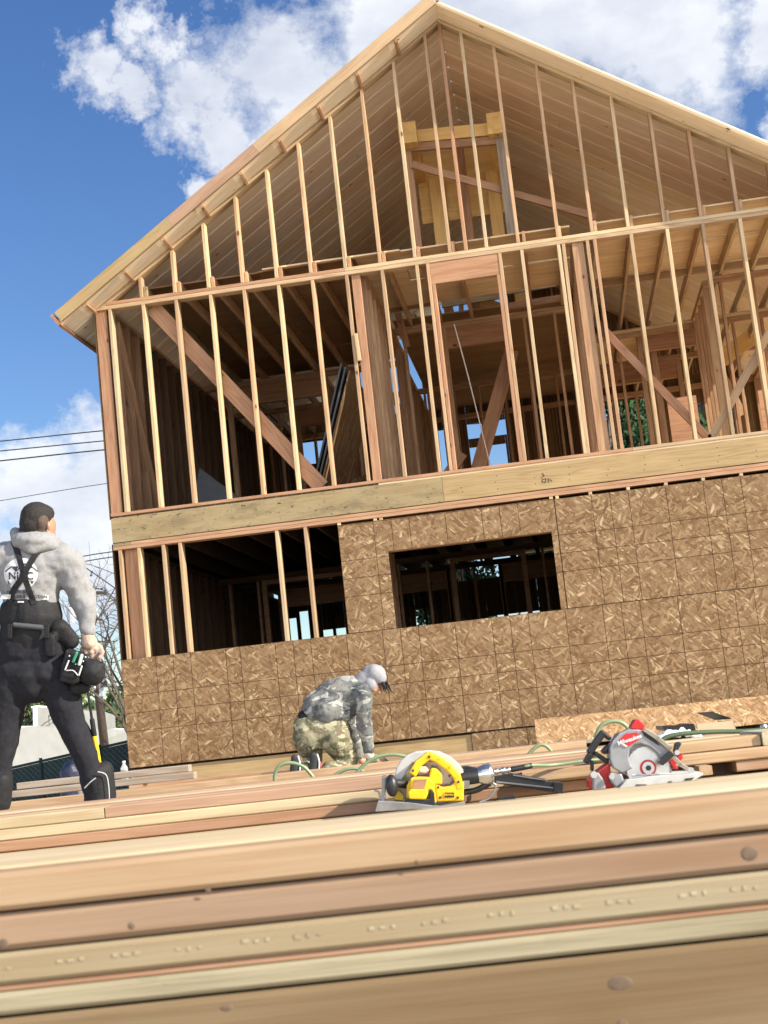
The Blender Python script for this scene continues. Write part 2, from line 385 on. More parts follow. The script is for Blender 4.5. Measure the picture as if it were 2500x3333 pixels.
def text_mesh(s, size, thick=.0008):
    cu = bpy.data.curves.new('t', 'FONT'); cu.body = s; cu.size = size; cu.align_x = 'CENTER'; cu.align_y = 'CENTER'; cu.extrude = thick; cu.offset = size*.02
    o = bpy.data.objects.new('t', cu); COL.objects.link(o); bpy.context.view_layer.update()
    me = bpy.data.meshes.new_from_object(o.evaluated_get(bpy.context.evaluated_depsgraph_get()))
    bpy.data.objects.remove(o); me.materials.clear(); return me


# ================================================================== THE HOUSE
house = empty('house_frame', (0, 0, -.25), 'two storey timber house under construction, open stud walls above strand board sheathing, steep board roof', 'house')
HZ0, HZ1 = 2.475, 2.907          # top of lower studs, foot of upper studs
PL0, PL1 = 5.331, 5.419          # upper wall plates
RX, RZ, SL = 4.42, 8.255, .66    # ridge position, underside height at the ridge, slope
def und(x): return RZ-SL*abs(x-RX)
O16 = .4064
X0 = .182; XR = 8.84
counts = {}
def part(name, a, b, w, t, mat, wd=V((0, 1, 0)), **k):
    counts[name] = counts.get(name, 0)+1
    return board(name, a, b, w, t, mat, house, wd, **k)
def rj(s=.004): return random.uniform(-s, s)

# --- lower storey, street wall
part('sill_board', (0, .04, -.125), (3.849, .04, -.125), .04, .205, 'rim_new', V((0, 1, 0)))
mesh_board = None
def panel(name, x0, z0, x1, z1, y0=-.0115, t=.011, mat='osb', hole=None, par=None, xdir=V((1, 0, 0))):
    w, h = x1-x0, z1-z0
    if hole:
        hx0, hz0, hx1, hz1 = hole[0]-x0, hole[1]-z0, hole[2]-x0, hole[3]-z0
        xs = [0, hx0, hx1, w]; zs = [0, hz0, hz1, h]
        vs = []; fs = []
        cells = [(i, j) for i in range(3) for j in range(3) if (i, j) != (1, 1) and xs[i+1]-xs[i] > 1e-4 and zs[j+1]-zs[j] > 1e-4]
        idx = {}
        def vi(i, j, k):
            key = (round(xs[i], 5), round(zs[j], 5), k)
            if key not in idx: idx[key] = len(vs); vs.append((xs[i], zs[j], k*t))
            return idx[key]
        edges = {}
        for i, j in cells:
            q = [(i, j), (i+1, j), (i+1, j+1), (i, j+1)]
            fs.append([vi(a, b2, 1) for a, b2 in q]); fs.append([vi(a, b2, 0) for a, b2 in reversed(q)])
            for a in range(4):
                e = (q[a], q[(a+1) % 4]); ek = tuple(sorted(((round(xs[e[0][0]], 5), round(zs[e[0][1]], 5)), (round(xs[e[1][0]], 5), round(zs[e[1][1]], 5)))))
                edges.setdefault(ek, []).append(e)
        for ek, l in edges.items():
            if len(l) == 1:
                (a, b2), = [l[0]]
                fs.append([vi(a[0], a[1], 0), vi(b2[0], b2[1], 0), vi(b2[0], b2[1], 1), vi(a[0], a[1], 1)])
    else:
        vs = [(0, 0, 0), (w, 0, 0), (w, h, 0), (0, h, 0), (0, 0, t), (w, 0, t), (w, h, t), (0, h, t)]
        fs = [(0, 3, 2, 1), (4, 5, 6, 7), (0, 1, 5, 4), (1, 2, 6, 5), (2, 3, 7, 6), (3, 0, 4, 7)]
    me = bpy.data.meshes.new(name); me.from_pydata(vs, [], [tuple(f) for f in fs])
    bm = bmesh.new(); bm.from_mesh(me); bmesh.ops.recalc_face_normals(bm, faces=bm.faces); bm.to_mesh(me); bm.free()
    mw = Matrix(((1, 0, 0, x0), (0, 0, -1, y0+t), (0, 1, 0, z0), (0, 0, 0, 1)))
    return link(name, me, M[mat], par or house, mw)
g = .0016
panel('sheathing_panel', -.012, 0, 1.372-g, 1.2192-g)
panel('sheathing_panel', 1.372+g, 0, 3.81-g, 1.2192-g)
panel('sheathing_panel', 3.81+g, 0, 6.248-g, 1.2192-g)
panel('sheathing_panel', 6.248+g, 0, XR, 1.2192-g)
WN = (3.16, 1.2192+g, 4.99, 2.088)
panel('sheathing_panel', 2.62, 1.2192+g, 5.058-g, 2.447, hole=WN)
panel('sheathing_panel', 5.062, 1.2192+g, 7.5-g, 2.440)
panel('sheathing_panel', 7.5+g, 1.2192+g, XR, 2.440)
panel('sheathing_panel', 3.853, -.235, 6.2, -.012, y0=.0)
for x in (.075, .3, .565+.02, .768+.02, 1.895+.02, 2.227+.02, 2.64, 3.05, 3.12, 5.03, 5.10, 5.467, 5.88, 6.29, 6.70, 7.11, 7.51, 7.92, 8.3, 8.7):
    part('lower_stud', (x, .071, .0), (x+rj(), .071, HZ0), .14, .038, 'stud', V((0, 1, 0)))
part('corner_post', (.19, .10, 0), (.19, .10, HZ0), .165, .06, 'header', V((1, 0, 0)))
for x in (3.5, 3.9, 4.3, 4.7):
    part('lower_stud', (x, .071, .0), (x, .071, 1.18), .14, .038, 'stud')
part('window_sill', (3.14, .071, 1.196), (5.01, .071, 1.196), .14, .038, 'stud')
part('window_header', (3.14, .071, 2.21), (5.01, .071, 2.21), .14, .25, 'header', c=.002)
part('top_plate', (.21, .0715, 2.538), (XR, .0715, 2.538), .14, .036, 'stud_red')
part('top_plate', (-.0, .0715, 2.498), (XR, .0715, 2.498), .14, .040, 'stud_red')
part('top_plate', (-.0, .0715, 2.538), (.207, .0715, 2.538), .14, .036, 'rim_old')
# --- band between the storeys
part('rim_beam', (.0, .02, 2.706), (3.847, .02, 2.706), .045, .286, 'rim_old', n=1)
part('rim_beam', (3.851, .02, 2.708), (XR, .02, 2.708), .045, .286, 'rim_new')
mbf = MB(); mbf.box((5.98, 4.55, 2.860), 5.70, 9.08, .019); mbf.build('upper_floor', 'ply', house); mbf = MB(); mbf.box((1.57, 4.55, 2.860), 3.1, 9.08, .019); mbf.build('upper_floor', 'osb_dark', house)
part('bottom_plate', (-.0, .0715, 2.889), (5.98, .0715, 2.889), .14, .036, 'stud_red')
part('bottom_plate', (5.984, .0715, 2.889), (XR, .0715, 2.889), .14, .036, 'stud')
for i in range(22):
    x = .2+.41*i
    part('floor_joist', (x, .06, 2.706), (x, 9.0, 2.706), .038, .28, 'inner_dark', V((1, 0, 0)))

# --- upper storey, street wall
skip = (10, 11)
for i in range(0, 21):
    if i in skip: continue
    x = X0+O16*i+rj(.006)
    if i == 12: x = 5.045+rj()
    mt = 'stud_red' if i in (14,) else 'stud'
    part('wall_stud', (x, .0715, HZ1), (x+rj(.006), .0715, PL0-.0005), .14, .038, mt)
part('corner_post', (.07, .06, HZ1), (.07, .06, PL0), .135, .085, 'stud_red', V((1, 0, 0)))
for x in (3.965, 4.008, 4.752, 4.795):
    part('wall_stud', (x, .0715, HZ1), (x, .0715, PL0 if x in (3.965, 4.795) else 5.08), .14, .038, 'stud' if x in (3.965, 4.795) else 'stud_red')
part('door_header', (3.987, .03, 5.205), (4.773, .03, 5.205), .045, .25, 'header')
part('top_plate', (-.0, .0715, 5.3545), (XR, .0715, 5.3545), .14, .044, 'stud', bow=.0)
part('top_plate', (-.0, .0715, 5.3995), (3.0, .0715, 5.3995), .14, .041, 'stud_red')
part('top_plate', (3.004, .0715, 5.3995), (XR, .0715, 5.3995), .14, .041, 'stud')
# wall posts where the cross walls meet the street wall
part('corner_post', (3.12, .10, HZ1), (3.12, .10, PL0), .10, .13, 'stud_red', V((1, 0, 0)))
part('corner_post', (5.68, .10, HZ1), (5.68, .10, PL0), .13, .14, 'inner', V((1, 0, 0)))
part('wall_stud', (5.50, .0715, HZ1), (5.52, .0715, PL0), .14, .038, 'stud')
part('wall_stud', (5.80, .0715, HZ1), (5.79, .0715, PL0), .14, .038, 'stud')
part('scrap_block', (3.07, -.012, 4.30), (3.055, -.012, 4.62), .04, .038, 'stud', V((1, 0, 0)))
# braces
part('wall_brace', (.66, .165, 5.33), (2.46, .165, 2.93), .04, .185, 'stud_red', V((0, 1, 0)))
part('wall_brace', (5.74, .165, 4.47), (6.84, .165, 2.92), .04, .09, 'stud_red', V((0, 1, 0)))
part('wall_brace', (6.86, .165, 2.92), (7.72, .165, 4.12), .04, .09, 'stud', V((0, 1, 0)))
part('wall_brace', (.14, .30, 5.25), (.14, 1.55, 3.0), .13, .038, 'inner', V((1, 0, 0)))

# --- gable studs and rake plates
for i in range(1, 20):
    x = X0+O16*i-.012
    if i == 11: x = 4.655
    if i == 12: x = 5.02
    if i == 13: x = 5.473
    if i > 20: continue
    top = und(x)-.05
    if top < 5.45: continue
    mt = 'stud_red' if i in (17, 19) else 'stud'
    part('gable_stud', (x, .0715, PL1+.0015), (x+rj(), .0715, top), .14, .038, mt)
part('gable_stud', (RX, .0715, PL1+.0015), (RX, .0715, RZ-.06), .14, .04, 'stud_red')
def slope_dir(s): return V((s, 0, -SL)).normalized()
for s in (-1, 1):
    n = V((s*SL, 0, 1)).normalized()
    a = V((RX, .0715, RZ))-n*.024; L_ = 4.40/math.cos(math.atan(SL))
    part('rake_plate', a+slope_dir(s)*.02, a+slope_dir(s)*(L_*.995), .14, .038, 'stud', V((0, 1, 0)))

# --- ceiling joists, one beside each gable stud
for i in range(1, 21):
    x = X0+O16*i+.032
    if i in (11,): continue
    y1 = 9.0 if (i < 8 or i > 13) else 2.9
    z = PL1+.0015+.07
    if und(x) < z+.1: continue
    part('ceiling_joist', (x, .04, z), (x+rj(.01), y1, z), .036, .14, ('stud' if i > 12 else 'inner') if i > 1 else 'rim_old', V((1, 0, 0)))  # paler wood on the right-hand joists paints in the stronger light there
part('ceiling_joist', (.565, .035, PL1+.071), (.565, 1.2, PL1+.071), .034, .135, 'rim_old', V((1, 0, 0)))
# attic plywood laid over the joists
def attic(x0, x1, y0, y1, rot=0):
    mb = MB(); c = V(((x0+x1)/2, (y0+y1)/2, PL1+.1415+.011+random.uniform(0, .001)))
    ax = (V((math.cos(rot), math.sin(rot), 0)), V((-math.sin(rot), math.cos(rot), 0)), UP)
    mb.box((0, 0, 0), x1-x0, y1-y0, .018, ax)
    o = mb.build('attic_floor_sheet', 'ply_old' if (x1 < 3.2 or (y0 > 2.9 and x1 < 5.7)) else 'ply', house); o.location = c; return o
for k, (xa, xb) in enumerate([(.62, 1.95), (1.955, 3.12)]):
    for j in range(4):
        attic(xa, xb, .17+rj(.02)+1.225*j, .17+1.215*(j+1)+.0)
attic(2.02, 3.65, .09, 1.30, .01)
attic(3.66, 4.70, .14, 1.20, -.006)
for xa, xb, ya in [(4.705, 5.62, .13), (5.86, 7.1, .16), (7.105, 8.2, .13)]:
    attic(xa, xb, ya, ya+1.12); 
for xa, xb in [(3.15, 4.7), (4.705, 5.62), (5.86, 7.1), (7.105, 8.2)]:
    attic(xa, xb, 1.31, 2.38)
for j in range(5): attic(3.2, 5.62, 3.02+1.22*j, 3.02+1.215*(j+1))
for j in range(3): attic(5.86, 6.72, 5.4+1.22*j, 5.4+1.215*(j+1))
part('attic_edge_block', (5.86, 2.41, 5.50), (8.2, 2.41, 5.50), .04, .09, 'stud')

# --- roof: grooved boards seen from below, laid down the slope, with rafters' depth above
def roof(s):
    """local X down the slope, Y along the ridge, Z outward"""
    L_ = (4.42+.30)/math.cos(math.atan(SL)); mb = MB(); y = -.36; w = .418; k = 0; ch = .022; t = .042
    while y < 9.6:
        y1 = y+w
        prof = [(y+ch, 0), (y1-ch, 0), (y1, ch), (y1, t), (y, t), (y, ch)]
        mb.prism([(0, a, b2) for a, b2 in prof], (L_, 0, 0)); y = y1+.0007; k += 1
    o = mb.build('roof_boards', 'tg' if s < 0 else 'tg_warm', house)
    x = slope_dir(s); yv = V((0, 1, 0)) if s > 0 else V((0, 1, 0)); z = V((s*SL, 0, 1)).normalized()
    m = Matrix((x, yv, z)).transposed().to_4x4(); m.translation = V((RX, 0, RZ)); o.matrix_basis = m
    if m.determinant() < 0:
        o.data.flip_normals()
    return o
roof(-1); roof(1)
for s in (-1, 1):
    n = V((s*SL, 0, 1)).normalized(); a = V((RX, 4.9, RZ+.05))+n*.09; L_ = 4.70/math.cos(math.atan(SL))
    mb = MB(); d = slope_dir(s)
    p = [V((RX, 0, RZ))+n*.042+d*.02, V((RX, 0, RZ))+n*.042+d*L_, V((RX, 0, RZ))+n*.052+d*L_, V((RX, 0, RZ))+n*.052+d*.02]
    mb.prism([q+V((0, -.3, 0)) for q in p], (0, 9.8, 0)); mb.build('roof_deck', 'ply', house)
# barge board on the left rake only, ridge end board, eave fascia
d = slope_dir(-1); n = V((-SL, 0, 1)).normalized(); Lr = 4.70/math.cos(math.atan(SL))
b0 = V((RX, -.385, RZ))+n*.055
for t0, t1, mt in [(0.0, .47, 'stud_red'), (.47, .70, 'stud_red'), (.70, 1.0, 'rim_new')]:
    part('barge_board', b0+d*(Lr*t0+.001), b0+d*(Lr*t1-.001), .045, .135, {'a': 'x'}.get('z', 'lum_tan' if t0 == 0 else 'lum_pink' if t1 < .8 else 'rim_new'), V((0, 1, 0)))
part('ridge_end_board', (RX+.025, -.362, RZ+.02), (RX+.03, -.36, RZ+.32), .045, .035, 'stud_red', V((0, 1, 0)))
e = V((RX, 0, RZ))+d*(Lr+.045)+n*.05
part('fascia_board', e+V((0, -.40, 0)), e+V((0, 9.5, 0)), .038, .16, 'stud_red', d)
for k in range(9):
    q = V((RX, 0, RZ))+d*(.62+.585*k)-n*.028
    part('lookout', q+V((0, -.36, 0)), q+V((0, -.0015, 0)), .034, .04, 'inner', d)

# --- attic shaft behind the gable: two stub beams, posts and plywood back, its gold being painted-in bounced light
ys = 1.2
part('shaft_beam', (3.84, ys-.25, 7.33), (3.80, ys+1.2, 7.33), .22, .27, 'plygold', V((1, 0, 0)))
part('shaft_beam', (4.92, ys-.20, 7.30), (4.92, ys+1.2, 7.30), .20, .27, 'plygold', V((1, 0, 0)))
part('shaft_rail', (3.80, ys, 7.36), (4.92, ys, 7.29), .10, .16, 'plygold', V((0, 1, 0)))
part('shaft_rail', (3.80, ys-.03, 7.22), (4.99, ys-.03, 7.13), .05, .10, 'stud_red', V((0, 1, 0)))
part('shaft_post', (3.80, ys, 5.58), (3.80, ys, 7.2), .09, .09, 'stud_red')
part('shaft_post', (4.97, ys, 5.58), (4.97, ys, 7.19), .14, .14, 'lum_grey')
part('shaft_post', (4.42, ys+.9, 5.58), (4.42, ys+.9, 7.5), .09, .09, 'header')
part('shaft_post', (4.05, ys+1.1, 5.58), (4.05, ys+1.1, 7.2), .20, .05, 'plygold', V((1, 0, 0)))
part('shaft_post', (4.78, ys+1.1, 5.58), (4.78, ys+1.1, 7.2), .16, .05, 'plygold', V((1, 0, 0)))
mb = MB(); mb.box((4.38, ys+1.16, 7.12), 1.15, .018, .98); mb.build('shaft_panel', 'plygold', house)
part('shaft_brace', (3.84, ys-.07, 6.98), (6.0, ys+.3, 6.10), .04, .09, 'stud_red', V((0, 1, 0)))

# --- inner walls
ins = [0]
def ipart(a, b, w, t, mat='inner', wd=V((0, 1, 0)), name='inner_stud'):
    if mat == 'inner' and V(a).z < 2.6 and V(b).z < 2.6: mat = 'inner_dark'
    if name == 'inner_stud':
        ins[0] += 1
        if ins[0] > 98:
            me = boxmesh((V(b)-V(a)).length, w, t, .003); fr = frame(V(a), V(b)-V(a), V(wd)); extra.append((me, fr)); return
    part(name, a, b, w, t, mat, wd)
extra = []
def wall_y(x, y0, y1, z0=HZ1, z1=PL0, step=.4064, d=.09, gaps=()):
    y = y0+.1
    while y < y1:
        if not any(a < y < b for a, b in gaps): ipart((x, y, z0), (x+rj(.01), y, z1), d, .038, wd=V((1, 0, 0)))
        y += step
    for zz in (z1+.02, z1+.06): ipart((x, y0, zz), (x, y1, zz), d, .038, wd=V((1, 0, 0)), name='inner_plate')
    ipart((x, y0, z0-.019), (x, y1, z0-.019), d, .036, wd=V((1, 0, 0)), name='inner_plate')
def wall_x(y, x0, x1, z0=HZ1, z1=PL0, step=.4064, gaps=(), hz=None, off=.1):
    x = x0+off
    while x < x1:
        if not any(a < x < b for a, b in gaps): ipart((x, y, z0), (x+rj(.012), y, z1), .09, .038)
        x += step
    for zz in (z1+.02, z1+.06): ipart((x0, y, zz), (x1, y, zz), .09, .038, name='inner_plate')
    for a, b in gaps:
        h = hz or .28
        ipart((a-.03, y, z1-h/2-.002), (b+.03, y, z1-h/2-.002), .08, h, 'header', name='inner_header')
        for xx in (a-.05, b+.05): ipart((xx, y, z0), (xx, y, z1), .09, .07)
wall_y(3.17, .2, 4.5, gaps=((2.2, 3.2),)); wall_y(5.68, .25, 4.5, gaps=())
wall_x(2.9, 3.25, 5.6, gaps=((3.93, 4.66),))
wall_x(4.6, .15, 3.1, gaps=((.55, 1.9),), off=.2); wall_x(4.6, 5.75, 8.8, gaps=((6.6, 7.4),))
wall_x(6.6, .15, 8.7, gaps=((1.2, 2.6), (5.9, 7.2)), off=.3)
wall_y(6.75, 4.7, 6.6); wall_y(7.35, 2.6, 4.4); wall_x(2.5, 7.4, 8.7); wall_y(1.9, 4.7, 9)
wall_y(3.1, 4.7, 9, gaps=((5.6, 6.4),)); wall_y(5.7, 4.8, 9)
# left outer wall, upper and lower storey: studs inside, sheathing outside
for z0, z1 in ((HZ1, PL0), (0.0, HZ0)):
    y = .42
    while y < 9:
        if not (5.2 < y < 6.2 and z0 > 1): ipart((.09, y, z0), (.09, y, z1), .14, .06 if y < 2 else .038, 'stud_red' if y < .5 else 'inner_dark' if y > 1.5 else 'inner', V((1, 0, 0)), name='side_stud')  # studs further back get the wood with shade painted in
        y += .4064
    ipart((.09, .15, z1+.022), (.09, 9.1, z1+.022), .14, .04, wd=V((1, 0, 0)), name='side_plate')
for xs_, nm in ((-.012, 'side_sheathing'), (XR+.001, 'side_sheathing')):
    for z0, z1 in (((-.012, 2.55), (2.84, PL1)) if xs_ < 1 else ((-.012, 2.84),)):
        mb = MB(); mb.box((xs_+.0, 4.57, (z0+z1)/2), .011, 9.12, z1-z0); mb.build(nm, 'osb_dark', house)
mb = MB(); mb.box((-.010, 4.55, 2.70), .006, 9.0, .30); mb.build('side_sheathing', 'dark', house)
for i in range(8): ipart((XR-.07, .5+1.2*i, HZ1), (XR-.07, .5+1.2*i, PL0), .14, .038, wd=V((1, 0, 0)), name='side_stud')
ipart((XR-.07, .15, PL0+.044), (XR-.07, 9.1, PL0+.044), .14, .08, wd=V((1, 0, 0)), name='side_plate')
# back wall y = 9.1: sheathing pieces leave the window openings that show sky and trees
YB = 9.1
def back_panels(z0, z1, opens):
    xs = sorted({0, XR} | {v for o_ in opens for v in (o_[0], o_[2])})
    for a, b in zip(xs, xs[1:]):
        zc = z0
        for o_ in sorted([o_ for o_ in opens if o_[0] <= a and o_[2] >= b], key=lambda q: q[1]):
            if o_[1] > zc+.01:
                mb = MB(); mb.box(((a+b)/2, YB, (zc+o_[1])/2), b-a-.002, .011, o_[1]-zc); mb.build('back_sheathing', 'osb_in', house)
            zc = max(zc, o_[3])
        if z1 > zc+.01:
            mb = MB(); mb.box(((a+b)/2, YB, (zc+z1)/2), b-a-.002, .011, z1-zc); mb.build('back_sheathing', 'osb_in', house)
back_panels(2.84, 5.60, [(.7, 4.9, 1.3, 5.3), (2.67, 3.9, 3.3, 5.2), (3.72, 3.9, 4.36, 4.82), (3.72, 4.98, 4.4, 5.25), (6.0, 3.2, 7.0, 5.3), (7.5, 3.2, 8.3, 5.1)])
back_panels(-.0, 2.5, [(.2, 1.2, .34, 2.2), (.41, 1.2, .56, 2.3), (.8, 1.3, 1.2, 1.93), (2.45, 1.4, 2.7, 2.1), (3.05, 1.5, 3.3, 1.86), (3.7, 1.5, 4.6, 1.84)])
for i in range(22):
    x = .2+O16*i
    if 3.72 < x < 4.36: continue
    ipart((x, YB-.08, HZ1), (x, YB-.08, PL0), .14, .038, name='back_stud')
    if und(x)-.05 > PL1+.1: ipart((x, YB-.08, PL1), (x, YB-.08, und(x)-.03), .14, .038, name='back_gable_stud')
    if i % 2 == 0: ipart((x, YB-.08, 0), (x, YB-.08, HZ0), .14, .038, name='back_stud')
ipart((0, YB-.08, PL0+.044), (XR, YB-.08, PL0+.044), .14, .08, name='back_plate')
mb = MB(); mb.prism([V((4.7, YB+.02, 5.6)), V((8.7, YB+.02, 5.6)), V((4.7, YB+.02, und(4.7)))], (0, .011, 0)); mb.build('back_gable_sheathing', 'osb_in', house)
for a, b, Y, w_, mt in [((1438, 992), (1632, 962), 3.6, .09, 'stud'), ((1640, 950), (1812, 922), 3.2, .09, 'stud'), ((1432, 930), (1640, 1010), 7.5, .19, 'plygold'), ((1500, 905), (1502, 1050), 4.2, .07, 'inner'), ((1545, 930), (1552, 1040), 6.0, .14, 'header'), ((1450, 960), (1470, 1050), 7.2, .16, 'plygold'),
        ((1262, 1008), (1400, 985), 2.4, .09, 'inner'), ((1268, 1085), (1398, 1062), 3.0, .09, 'inner'), ((1290, 1000), (1325, 1130), 2.6, .09, 'inner'), ((1680, 880), (1700, 1010), 5.0, .16, 'plygold'), ((1640, 1000), (1860, 965), 3.0, .09, 'inner'),
        ((1940, 1105), (2500, 1020), 4.4, .10, 'inner'), ((1960, 1090), (2500, 1005), 4.35, .04, 'stud'), ((2330, 1180), (2500, 1060), 6.2, .25, 'plygold'), ((2290, 1100), (2420, 1350), 6.0, .10, 'inner')]:
    part('inner_rail', PY(a[0], a[1], Y), PY(b[0], b[1], Y), w_, .04, mt, V((1, 0, 0)) if abs(a[0]-b[0]) < 40 else V((0, 0, 1)))
for i in range(12):
    for zz in (2.64, 2.70, 2.78)[:2 + i % 2]:
        x = 4.05+.4064*i+rj(.02)
        if x > 8.2: continue
        mb = MB(); q = V((x, -.0032, zz+rj(.01))); mb.cyl(q, q+V((0, .002, 0)), .0065, 8); mb.build('nail_head', 'pole', house)
mb = MB()
for a, b in (((1765, 1540), (1772, 1548)), ((1772, 1548), (1762, 1556)), ((1766, 1560), (1778, 1558)), ((1778, 1558), (1776, 1570)), ((1776, 1570), (1764, 1568)), ((1764, 1568), (1767, 1560)), ((1785, 1556), (1786, 1570)), ((1790, 1560), (1798, 1566))):
    p0, p1 = PY(a[0], a[1], -.0032), PY(b[0], b[1], -.0032); mb.tube([p0, p1], .0045, 5)
mb.build('crayon_mark', 'pole', house)
# lower storey inside
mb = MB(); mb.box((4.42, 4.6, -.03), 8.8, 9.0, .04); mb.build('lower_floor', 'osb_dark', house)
wall_x(4.2, .2, 8.7, 0, HZ0-.09, gaps=((.9, 2.6), (3.6, 4.5), (6, 7)), off=.15, hz=.06)
wall_x(5.8, .2, 8.7, 0, HZ0-.09, gaps=((.8, 3.3), (4.2, 5.2)), off=.3)
wall_y(2.86, .3, 3.1, 0, HZ0-.09); wall_y(5.4, 3.4, 9, 0, HZ0-.09); wall_y(7.6, .3, 8, 0, HZ0-.09)
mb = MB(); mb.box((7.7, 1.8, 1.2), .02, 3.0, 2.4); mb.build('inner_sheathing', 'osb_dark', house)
# sheet goods leaning against the wall upstairs
for k in range(3):
    x = 2.86-.045*k
    p = [V((x-.52, .55+.0*k, 2.91)), V((x-.52, 2.3, 2.91)), V((x, 2.3, 4.35+.05*k)), V((x, .55, 4.35+.05*k))]
    mb = MB(); mb.prism(p, V((.018, 0, -.008))); mb.build('stored_sheet', 'osb_in' if k == 0 else 'dark', house)
for a, b in (((.95, 3.6), (2.9, 3.6)),):
    p = [V((.95, 3.4, 2.88)), V((2.95, 3.5, 2.88)), V((2.95, 3.9, 3.72)), V((.95, 3.9, 3.45))]
    mb = MB(); mb.prism(p, V((0, .02, .01))); mb.build('stored_sheet', 'osb_in', house)
p = [V((.62, 1.2, 2.88)), V((1.5, 1.3, 2.88)), V((.72, 1.5, 3.6))]
mb = MB(); mb.prism(p, V((.0, .02, .01))); mb.build('stored_sheet', 'dark', house)
part('inner_brace', (3.92, 3.0, 2.9), (4.75, 3.05, 4.95), .04, .19, 'header', V((0, 1, 0)))
part('inner_brace', (3.35, 2.8, 2.9), (3.95, 2.8, 3.6), .04, .14, 'inner', V((0, 1, 0)))
mb = MB(); mb.box((6.78, 2.0, 3.35), .36, .02, .9); mb.build('stored_sheet', 'stud_red', house)
mb = MB(); mb.box((8.0, 1.6, 3.3), .7, .02, .75); mb.build('stored_sheet', 'header', house)
mb = MB()
mb.tube(spline([PY(1478, 1055, .6), PY(1520, 1210, .62), PY(1555, 1350, .66), PY(1597, 1518, .6)], 8), .007, 6); mb.build('hanging_cable', 'cuff', house)
if extra:
    mbx = MB()
    for me, fr in extra:
        mbx.add([fr @ v.co for v in me.vertices], [tuple(p_.vertices) for p_ in me.polygons]); bpy.data.meshes.remove(me)
    o = mbx.build('inner_stud_rest', 'inner', house); o['kind'] = 'stuff'
# short strip of weathered base with a labelled block at the corner
tag(board('marked_block', PY(437, 2552, -.12), PY(442, 2534, -.12), .04, .10, 'stud', None, V((0, 1, 0))), 'small wooden block with a white sticker at the foot of the house corner', 'wood block')

# ================================================================== GROUND, WORLD, LIGHT
gv = []; gf = []; nx, ny = 60, 60
def gz(x, y):
    z = -.30
    t = max(0, min(1, (y-3)/14.0)) if (x < -1 or y > 10) else 0
    t = max(t, max(0, min(1, (-1.5-x)/8.0)))
    return z-1.4*t*t*(3-2*t) + .03*noise.noise(V((x*.7, y*.7, 0)))
def gaxis(n, lo, hi, c): return [c+(hi-c)*((i/n)**3) if True else 0 for i in range(n+1)]
xs = sorted(set([round(5-v, 3) for v in gaxis(nx//2, 0, 1200, 0)]+[round(5+v, 3) for v in gaxis(nx//2, 0, 1200, 0)]+[x*.8 for x in range(-14, 20)]))
ys_ = sorted(set([round(-6-v, 3) for v in gaxis(ny//2, 0, 1200, 0)]+[round(-6+v, 3) for v in gaxis(ny//2, 0, 1500, 0)]+[y*.8 for y in range(-22, 30)]))
for y in ys_:
    for x in xs: gv.append((x, y, gz(x, y)))
W_ = len(xs)
for j in range(len(ys_)-1):
    for i in range(W_-1): a = j*W_+i; gf.append((a, a+1, a+1+W_, a+W_))
tag(mesh_obj('ground', gv, gf, 'dirt', smooth=True, fix=False), kind='structure')

SUN = V((.84, -.26, .47)).normalized()
sl = bpy.data.lights.new('sun', 'SUN'); sl.energy = 4.6; sl.angle = math.radians(.53); sl.color = (1, .91, .77)
so = bpy.data.objects.new('sun', sl); COL.objects.link(so); so.rotation_euler = SUN.to_track_quat('Z', 'Y').to_euler(); so.location = (20, -20, 20)
wld = bpy.data.worlds.new('World'); S.world = wld; wld.use_nodes = True; nt = wld.node_tree; L = nt.links
bg = nt.nodes['Background']
sky = N(nt, 'ShaderNodeTexSky'); sky.sky_type = 'NISHITA'; sky.sun_disc = False
sky.sun_elevation = math.asin(SUN.z); sky.sun_rotation = math.atan2(SUN.x, SUN.y); sky.altitude = 50; sky.air_density = 1.0; sky.dust_density = .4; sky.ozone_density = 2.0
tc = N(nt, 'ShaderNodeTexCoord').outputs['Generated']
hsv = N(nt, 'ShaderNodeHueSaturation'); hsv.inputs['Hue'].default_value = .512; hsv.inputs['Saturation'].default_value = 1.25; hsv.inputs['Value'].default_value = .50; L.new(sky.outputs[0], hsv.inputs['Color'])
# clouds: banks placed by direction, unseen fill banks added, torn by noise
def cl(x, y, r, s=1.0): return (ray(x, y).normalized(), r/FPX, s)
banks = [cl(300, 180, 150), cl(520, 100, 130), cl(420, 260, 110), cl(650, 330, 190), cl(900, 180, 300), cl(800, 480, 200, .9), cl(1000, 330, 300), cl(1300, 150, 420), cl(1700, 120, 480), cl(2100, 130, 400), cl(2480, 20, 250),
         cl(600, 600, 130, 1.2), cl(2560, 420, 120, .8), cl(90, 1620, 240), cl(300, 1560, 230), cl(330, 1800, 230), cl(60, 1850, 260), cl(200, 2060, 260, .8), cl(400, 2330, 200, .7), cl(700, 1450, 260, .6), cl(1600, 960, 160, .5),
         (V((-.55, -.80, .22)).normalized(), .45, 1.0), (V((.25, -.95, .20)).normalized(), .50, 1.0), (V((.75, -.62, .12)).normalized(), .30, 1.0), (V((-.1, -.9, .50)).normalized(), .40, .9), (V((-.95, -.2, .25)).normalized(), .40, .9), cl(-800, 300, 500, .8), cl(3200, -300, 900, .8), cl(-700, 1700, 500, .8), cl(900, -900, 800, .9), cl(1500, 2000, 300, .6)]  # banks given as plain vectors: unseen clouds added behind the camera as fill
dist = noi(nt, tc, 7, 7, .68)
dv = N(nt, 'ShaderNodeVectorMath', operation='MULTIPLY_ADD'); L.new(dist.outputs['Color'], dv.inputs[0]); dv.inputs[1].default_value = (.15, .15, .15)
